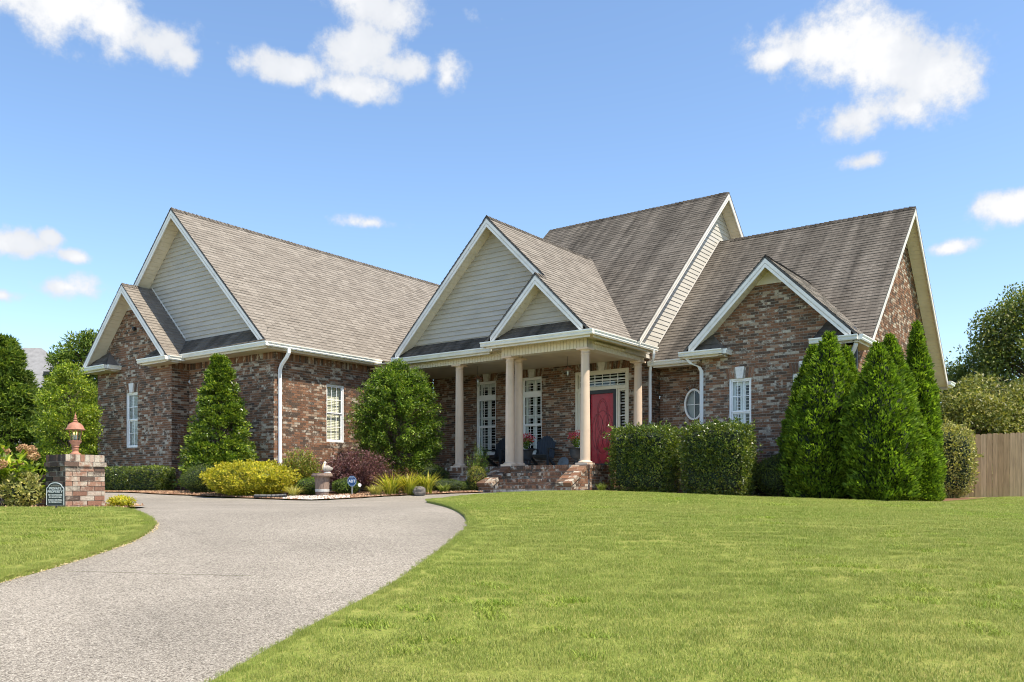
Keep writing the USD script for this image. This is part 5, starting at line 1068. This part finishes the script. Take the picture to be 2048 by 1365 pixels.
m = MB(); m.lathe([(0, 0), (.009, .01), (.008, .025), (0, .045)], (.02, 0, .285), 10); m.lathe([(0, 0), (.009, .01), (.008, .025), (0, .045)], (-.02, 0, .285), 10); m.build('bulb', M['bulb'], lp)
def facing(x, y): return math.atan2(x, -y)       # turn a board that faces -y towards the origin side
sx, sy = -5.93, 11.22; sz = float(zt(sx, sy)) + .03
sg = thing('property_sign', 'black arched private property sign on a stake before the pillar', 'sign', (sx, sy, sz), math.radians(-24))
UsdGeom.Xformable(stage.GetPrimAtPath(sg)).AddScaleOp().Set(Gf.Vec3f(1.12, 1.0, 1.05))
FS = Frame((0, 0, 0), (1, 0, 0), (0, 0, 1))
def arch(w, h0, h1, n=16):
    s = [(-w, .0), (w, .0), (w, h0)]; s += [(w*.86 - .0, h0 + .012)] + [(w*.80*math.cos(t), h0 + .012 + (h1 - h0 - .012)*math.sin(t)) for t in np.linspace(.12, math.pi - .12, n)] + [(-w*.86, h0 + .012), (-w, h0)]
    return Polygon(s).buffer(.006).buffer(-.0)
M['sign_black'] = plain('sign_black', (.012, .02, .022), .4); M['sign_white'] = plain('sign_white', (.72, .74, .72), .5)
FS.o = np.array([0, 0, .055])
m = MB(); slab(m, FS, arch(.145, .205, .275), -.006, .006); m.build('board', M['sign_black'], sg)
m = MB(); slab(m, FS, arch(.141, .203, .271).difference(arch(.134, .198, .262).buffer(-.001)), .004, .009); m.build('border', M['sign_white'], sg)
M['stake'] = plain('stake', (.03, .03, .03), .5)
m = MB(); m.box((-.012, .004, -.15), (.012, .016, .2)); m.build('stake', M['stake'], sg)
def text(parent, s, h, cx, z, fr, d, matl, bold=True, xs=1.0, name='lettering'):
    t = meshkit.text_mesh(s, h, .002, bold); v = np.array(t.vertices); v[:, 0] *= xs; v[:, 0] -= (v[:, 0].min() + v[:, 0].max())/2
    m = MB(); m.add(fr.p(v[:, 0] + cx, v[:, 1] + z, v[:, 2] + d), np.array(t.faces)); m.build(name, matl, parent)
for s, h, z, xs in (('PRIVATE', .028, .188, 1.25), ('PROPERTY', .028, .148, 1.25), ('NO TRESPASSING', .0165, .112, 1.15), ('NO SOLICITING', .0165, .085, 1.15), ('VIOLATORS WILL', .0165, .050, 1.2), ('BE PROSECUTED', .0165, .024, 1.15)):
    text(sg, s, h, 0, z, FS, .006, M['sign_white'], True, xs)
m = MB()
for k in (-1, 1):                                              # the scrolls above the words
    for q in range(3): th = np.linspace(0, 4.2, 12); m.tube(FS.p(k*(.018 + .022*q + .011*np.cos(th)), .232 + .004*(1-q) + .009*np.sin(th), .008), .0013, 4, cap=False)
m.build('scroll', plain('sign_gold', (.38, .36, .28), .5), sg)
# the blue yard sign
ax_, ay_ = -3.90, 21.05; az_ = float(zt(ax_, ay_))
ys = thing('yard_sign', 'blue octagonal security yard sign on a thin post in the bed', 'sign', (ax_, ay_, az_), math.radians(-8))
FY = Frame((0, 0, .345), (1, 0, 0), (0, 0, 1)); oc = lambda q: Polygon([(q*math.cos(t)*.92, q*math.sin(t)*1.08) for t in np.arange(8)*math.pi/4 + math.pi/8])
M['sign_blue'] = plain('sign_blue', (.012, .055, .17), .4)
m = MB(); slab(m, FY, oc(.128), -.004, .004); m.build('board', M['sign_blue'], ys)
m = MB(); slab(m, FY, oc(.124).difference(oc(.116)), .002, .006); m.build('border', plain('sign_pale_blue', (.35, .5, .65), .4), ys)
m = MB(); slab(m, FY, sbox(-.062, -.045, .062, .045), .002, .0055); m.build('panel', plain('sign_panel', (.03, .12, .30), .4), ys)
text(ys, 'ADT', .062, 0, -.032, FY, .006, M['sign_white']); text(ys, 'Security', .016, 0, .072, FY, .004, M['sign_white'], False)
m = MB(); m.box((-.012, .003, -.1), (.012, .012, .34)); m.build('post', plain('sign_post', (.5, .5, .48), .4, metallic=.6), ys)
sl = thing('spotlight', 'small white garden spotlight behind the blue yard sign', 'lamp', (ax_ + .13, ay_ + .25, az_))
m = MB(); m.tube([(0, 0, -.05), (0, 0, .2)], .014, 8); m.build('stake', M['pipe'], sl); m = MB(); m.tube([(.0, .05, .22), (.02, -.06, .25)], [.035, .045], 12); m.build('lamp_head', M['white'], sl)
# bucket and pelican
bx, by = -4.54, 20.65; bz = float(zt(bx, by)) + .012
M['weathered'] = plain('weathered_wood', (.26, .19, .15), .85, noise=.5, scale=9, bump=.4, bscale=30, stretch=(6, 6, 1), spec=.15); M['band'] = plain('bucket_band', (.48, .47, .44), .6, noise=.3, scale=14)
bk = thing('wooden_bucket', 'tapered wooden stave bucket planter on the gravel', 'planter', (bx, by, bz))
for k in range(14):
    a = k*2*math.pi/14; w = .145*math.tan(math.pi/14)*.97; m = MB(); f = Frame((0, 0, 0), (-math.sin(a), math.cos(a), 0), (0, 0, 1)); kk = 1.28
    R0, R1 = .150, .178; H = .50; d = .022
    v = [f.p(s*(R0 if z == 0 else R1)*math.tan(math.pi/14)*.965, z, rr) for z, R in ((0, R0), (H, R1)) for rr, s in ((R - d, -1), (R - d, 1), (R, 1), (R, -1))]
    m.add(np.array(v), [(3,2,1,0),(4,5,6,7),(0,1,5,4),(1,2,6,5),(2,3,7,6),(3,0,4,7)]); m.build('stave', M['weathered'], bk)
m = MB(); m.lathe([(.155, .10), (.168, .10), (.170, .165), (.158, .165)], sides=28); m.build('hoop', M['band'], bk)
m = MB(); m.lathe([(.0, .465), (.245, .465), (.25, .48), (.25, .51), (.24, .515), (.0, .515)], sides=30); m.build('rim', M['weathered'], bk, smooth=30)
m = MB(); m.lathe([(.20, .515), (.235, .515), (.235, .545), (.20, .545)], sides=30); m.build('rim_band', M['weathered'], bk, smooth=30)
pe = thing('pelican_figurine', 'small grey pelican figurine sitting on the wooden bucket', 'figurine', (bx + .13, by - .02, bz + .515), math.radians(35))
M['feather'] = plain('feather', (.30, .27, .23), .7, noise=.4, scale=22); M['pale_feather'] = plain('pale_feather', (.70, .67, .58), .6)
def taper(mb, pts, rad, sides=12): mb.tube(pts, rad, sides); return mb
m = MB(); m.lathe([(0, 0), (.085, 0), (.088, .03), (.08, .06), (0, .06)], sides=16); m.build('perch', M['band'], pe, smooth=30)
m = MB(); t = np.linspace(0, 1, 9); m.tube(np.c_[-.10 + .20*t, 0*t, .10 + .045*np.sin(t*3.1)], .075*np.sin(np.pi*(.12 + .80*t))**.8, 14); m.build('body', M['feather'], pe, smooth=True)
m = MB(); m.tube([(-.055, 0, .13), (-.085, 0, .18), (-.075, 0, .225), (-.060, 0, .265)], [.045, .028, .022, .026], 12); v, f = blob((-.062, 0, .275), (.036, .03, .03), amp=0); m.add(v, f); m.build('head', M['pale_feather'], pe, smooth=True)
m = MB(); m.tube([(-.085, 0, .275), (-.115, 0, .20), (-.13, 0, .115)], [.016, .017, .004], 8); m.build('beak', plain('beak', (.60, .50, .24), .5), pe, smooth=True)
m = MB()
for s in (-1, 1): v, f = blob((.02, s*.058, .135), (.10, .018, .048), amp=.05); m.add(v, f)
m.build('wing', M['feather'], pe, smooth=True)
m = MB(); 
for s in (-1, 1): v, f = blob((-.076, s*.026, .285), (.005, .004, .005), amp=0); m.add(v, f)
m.build('eye', M['black'], pe, smooth=True)
st = thing('garden_stone', 'rounded grey stone among the lilyturf beside the path', 'stone', (-2.25, 21.05, float(zt(-2.25, 21.05)))); m = MB(); v, f = blob((0, 0, .09), (.16, .13, .13), amp=.25, seed=4); m.add(v, f); m.build('stone', plain('fieldstone', (.13, .115, .10), .9, noise=.4, scale=9, bump=.4), st, smooth=True)
dp = thing('drain_pipe', 'black corrugated drain pipe lying at the edge of the driveway', 'pipe', (-5.55, 19.80, float(zt(-5.55, 19.8)) + .05), -.35)
t = np.linspace(-.42, .42, 85); m = MB(); m.tube(np.c_[t, .15*t**2, .10*t**2*(t > 0)], .047 + .004*np.sign(np.sin(t*190)), 16); m.build('corrugated_pipe', M['pipe'], dp, smooth=30)
# ------------------------------------------------------------------ on the porch
def at_house(u, v, z): return hw(u, v, z)
def adirondack(label, u, v, rot):
    p = thing('adirondack_chair', label, 'chair', at_house(u, v, FZ + .002), rot, None)
    n = 7
    for i in range(n):
        a = (i - (n-1)/2); x = a*.082; top = .98 - .030*a*a*.55; m = MB(); f = Frame((x, .24, .30), (1, 0, 0), unit(np.array([0, .30, 1.0])))
        h = (top - .30)/.96; w = .038; c = [(-w, 0), (w, 0), (w, h - .02 - .02*abs(a)*(a > 0)), (0, h + .012 - .01*abs(a)), (-w, h - .02 - .02*abs(a)*(a < 0))]; slab(m, f, Polygon(c), -.018, .0); m.build('back_slat', M['chair'], p)
    for i in range(6):
        t = i/5; m = MB(); y = -.30 + .52*t; z = .37 - .13*t; m.box((-.27, y, z), (.27, y + .088, z + .02)); m.build('seat_slat', M['chair'], p)
    for s in (-1, 1):
        m = MB(); m.box((s*.33 - .075, -.36, .555), (s*.33 + .075, .34, .58)); m.build('armrest', M['chair'], p)
        m = MB(); m.box((s*.285 - .02, -.34, 0), (s*.285 + .02, -.22, .555)); m.build('leg', M['chair'], p)
        m = MB(); q = [(s*.27 - .018, -.32, .33), (s*.27 - .018, -.32, .40), (s*.27 - .018, .55, .06), (s*.27 - .018, .55, .0), (s*.27 - .018, .42, .0)]; m.prism(q[::-1] if True else q, (.036, 0, 0)); m.build('leg', M['chair'], p)
    for z in (.40, .72): m = MB(); y = .24 + (z - .30)*.30 + .02; m.box((-.30, y, z), (.30, y + .025, z + .07)); m.build('back_rail', M['chair'], p)
    return p
adirondack('dark adirondack chair under the window right of the twin columns', -2.80, 2.15, -ANG + .25)
adirondack('dark adirondack chair half hidden behind the front column', -4.42, 2.15, -ANG + .1)
def urn(label, u, v, seed):
    p = thing('porch_urn', label, 'urn', at_house(u, v, FZ + .001)); m = MB()
    m.lathe([(0, 0), (.15, 0), (.155, .02), (.14, .04), (.08, .09), (.055, .13), (.06, .17), (.10, .20), (.15, .24), (.18, .32), (.195, .42), (.20, .455), (.25, .475), (.255, .49), (.23, .49), (.20, .47), (0, .46)], sides=28); m.build('bowl', M['urn'], p, smooth=35)
    f = thing('red_flowers', label.replace('dark urn holding', 'arching').replace('dark urn', 'flowers of the urn'), 'flowers', at_house(u, v, FZ + .46)); r = np.random.default_rng(seed); m = MB()
    for k in range(70):
        a = r.uniform(0, 6.28); q = r.random(); t = np.linspace(.2, 1, 5)[:, None]; P = np.array([math.cos(a)*.20*q, math.sin(a)*.20*q, 0])*t + np.array([0, 0, .26 + .06*r.random()])*t; leaves(m, P, [math.cos(a), math.sin(a), .9] + rand_dir(r, 5)*.6, rand_dir(r, 5), .06, .03, r)
    m.build('leaf', LM['loose'], f); m = MB(); P, O = shell(r, 260, (0, 0, .27), (.24, .22, .20), .5, 3, .4, seed, zmin=-.2); leaves(m, P, O + rand_dir(r, len(P))*.7 + [0, 0, .5], rand_dir(r, len(P)), .055, .03, r); m.build('petals', LM['red'], f)
urn('dark urn holding red flowers beside the twin columns', -2.55, 1.0, 5); urn('dark urn holding red flowers left of the red door', -.88, 1.0, 6)
pq = thing('round_plaque', 'round blue grey plaque leaning on the porch wall', 'plaque', at_house(-2.50, 2.83, FZ), -ANG); m = MB()
M['slate'] = plain('plaque_grey', (.28, .33, .37), .6, noise=.25, scale=14, bump=.2)
f = Frame((0, 0, .17), (1, 0, 0), unit(np.array([0, .22, 1.0]))); slab(m, f, Point(0, 0).buffer(.178, 24), -.02, 0); m.build('disc', M['slate'], pq)
m = MB(); slab(m, f, Point(0, 0).buffer(.176, 24).difference(Point(0, 0).buffer(.148, 24)), -.001, .008); m.build('raised_rim', M['slate'], pq)
m = MB()
for a, b in (((-.07, -.05), (.08, -.05)), ((-.05, -.02), (.0, .09)), ((0, .09), (.05, -.02)), ((-.06, -.08), (.06, -.08))): m.tube(f.p([a[0], b[0]], [a[1], b[1]], .003), .006, 5)
m.build('relief', M['slate'], pq)
def hang(label, u, v, first=None):
    z = 3.70
    if first: return copy_of(first, at_house(u, v, z), label)
    p = thing('pendant_lantern', label, 'lantern', at_house(u, v, z), 0, None); m = MB(); m.tube([(0, 0, 0), (0, 0, -.30)], .006, 6); m.build('chain', M['black'], p)
    m = MB(); m.lathe([(0, -.27), (.015, -.28), (.03, -.30), (.07, -.33), (.13, -.36), (.135, -.37), (.06, -.37), (0, -.37)], sides=20); m.build('shade', M['copper'], p, smooth=35)
    m = MB(); m.lathe([(.06, -.37), (.075, -.45), (.06, -.56), (.03, -.60), (0, -.605)], sides=16); m.build('glass', M['glass'], p, smooth=35)
    m = MB(); m.tube([(0, 0, -.40), (0, 0, -.52)], .018, 8); m.build('candle', M['blind'], p)
    return p
h1 = hang('copper pendant lantern hanging left of the twin columns', -4.75, 1.6); hang('copper pendant lantern hanging just left of the front door', -1.55, 1.6, h1)
# ------------------------------------------------------------------ the fence
M['fence'] = mat('fence_wood', {'a': ('attribute', dict(attribute='rnd')), 'r': ('rgb_ramp', dict(ramp=[(0, (.43, .275, .14)), (.5, (.53, .35, .19)), (1, (.62, .43, .25))])), 'tc': ('texture_coordinate', {}), 'mp': ('mapping', dict(scale=(14.0, 14.0, 1.2))), 't': ('noise_texture', dict(scale=1.5, detail=6.0, roughness=.6, distortion=.6)),
     'mr': ('map_range', dict(from_min=.3, from_max=.7, to_min=.7, to_max=1.2, clamp=True)), 'sc': ('vector_math', dict(math_type='scale')), 'p': ('principled_bsdf', dict(roughness=.85, specular_ior_level=.2)), 'b': ('bump', dict(strength=.3, distance=.004))},
     [('a.fac', 'r.fac'), ('tc.object', 'mp.vector'), ('mp.vector', 't.vector'), ('t.fac', 'mr.value'), ('r.color', 'sc.vector1'), ('mr.result', 'sc.scale'), ('sc.vector', 'p.base_color'), ('t.fac', 'b.height'), ('b.normal', 'p.normal')])
fo = hw(5.75, 9.66); fn = thing('wooden_fence', 'brown dog eared board fence at the right behind the house', 'fence', (fo[0], fo[1], 0), -ANG)
x = 0.0
while x < 11.0:
    g = hw(5.75 + x, 9.66); zb = float(zt(g[0], g[1])) + rng.uniform(-.01, .01); zt_ = 1.62 + rng.uniform(-.012, .012); w = .139 + rng.uniform(-.001, .002)
    m = MB(); f = Frame((x, 0, 0), (1, 0, 0), (0, 0, 1)); slab(m, f, Polygon([(0, zb + .02), (w, zb + .02), (w, zt_ - .03), (w - .03, zt_), (.03, zt_), (0, zt_ - .03)]), -.016, rng.uniform(-.002, .002), r=rng.random()); m.build('fence_board', M['fence'], fn); x += w + rng.choice([.004, .006, .012])
for z in (.1, .75, 1.35): m = MB(); m.box((0, .02, z), (11, .06, z + .09)); m.build('rail', M['fence'], fn)
for k in range(5): m = MB(); m.box((.3 + 2.4*k, .062, -.5), (.4 + 2.4*k, .16, 1.6)); m.build('post', M['fence'], fn)
# ------------------------------------------------------------------ the neighbour's house behind the cedars
nh = thing('neighbour_house', 'distant house with a grey hipped roof behind the cedars', 'house', (-35.5, 64.0, .9), .2)
M['far_wall'] = plain('far_wall', (.42, .40, .38), .8, noise=.2, scale=1); M['far_roof'] = plain('far_roof', (.20, .20, .205), .9, noise=.35, scale=3, dark=.85)
m = MB(); m.box((-6, -4.5, -1), (6, 4.5, 4.4)); m.build('wall', M['far_wall'], nh)
m = MB(); z0, z1 = 4.4, 9.6; m.add([(-6.5,-5,z0),(6.5,-5,z0),(6.5,5,z0),(-6.5,5,z0),(-.6,0,z1),(.6,0,z1)], [(0,1,5),(0,5,4),(1,2,5),(2,3,4),(2,4,5),(3,0,4)]); m.build('roof', M['far_roof'], nh)
m = MB(); m.box((1.4, -2.3, 7.0), (1.9, -1.8, 7.6)); m.build('roof_vent', M['black'], nh)
for k in (-3.5, 0, 3.5):
    m = MB(); m.box((k - .6, -4.56, 1.2), (k + .6, -4.48, 3.0)); w_ = m.build('window', M['white'], nh); m = MB(); m.box((k - .5, -4.58, 1.3), (k + .5, -4.565, 2.9)); m.build('pane', plain('far_pane', (.05, .07, .09), .1), nh)
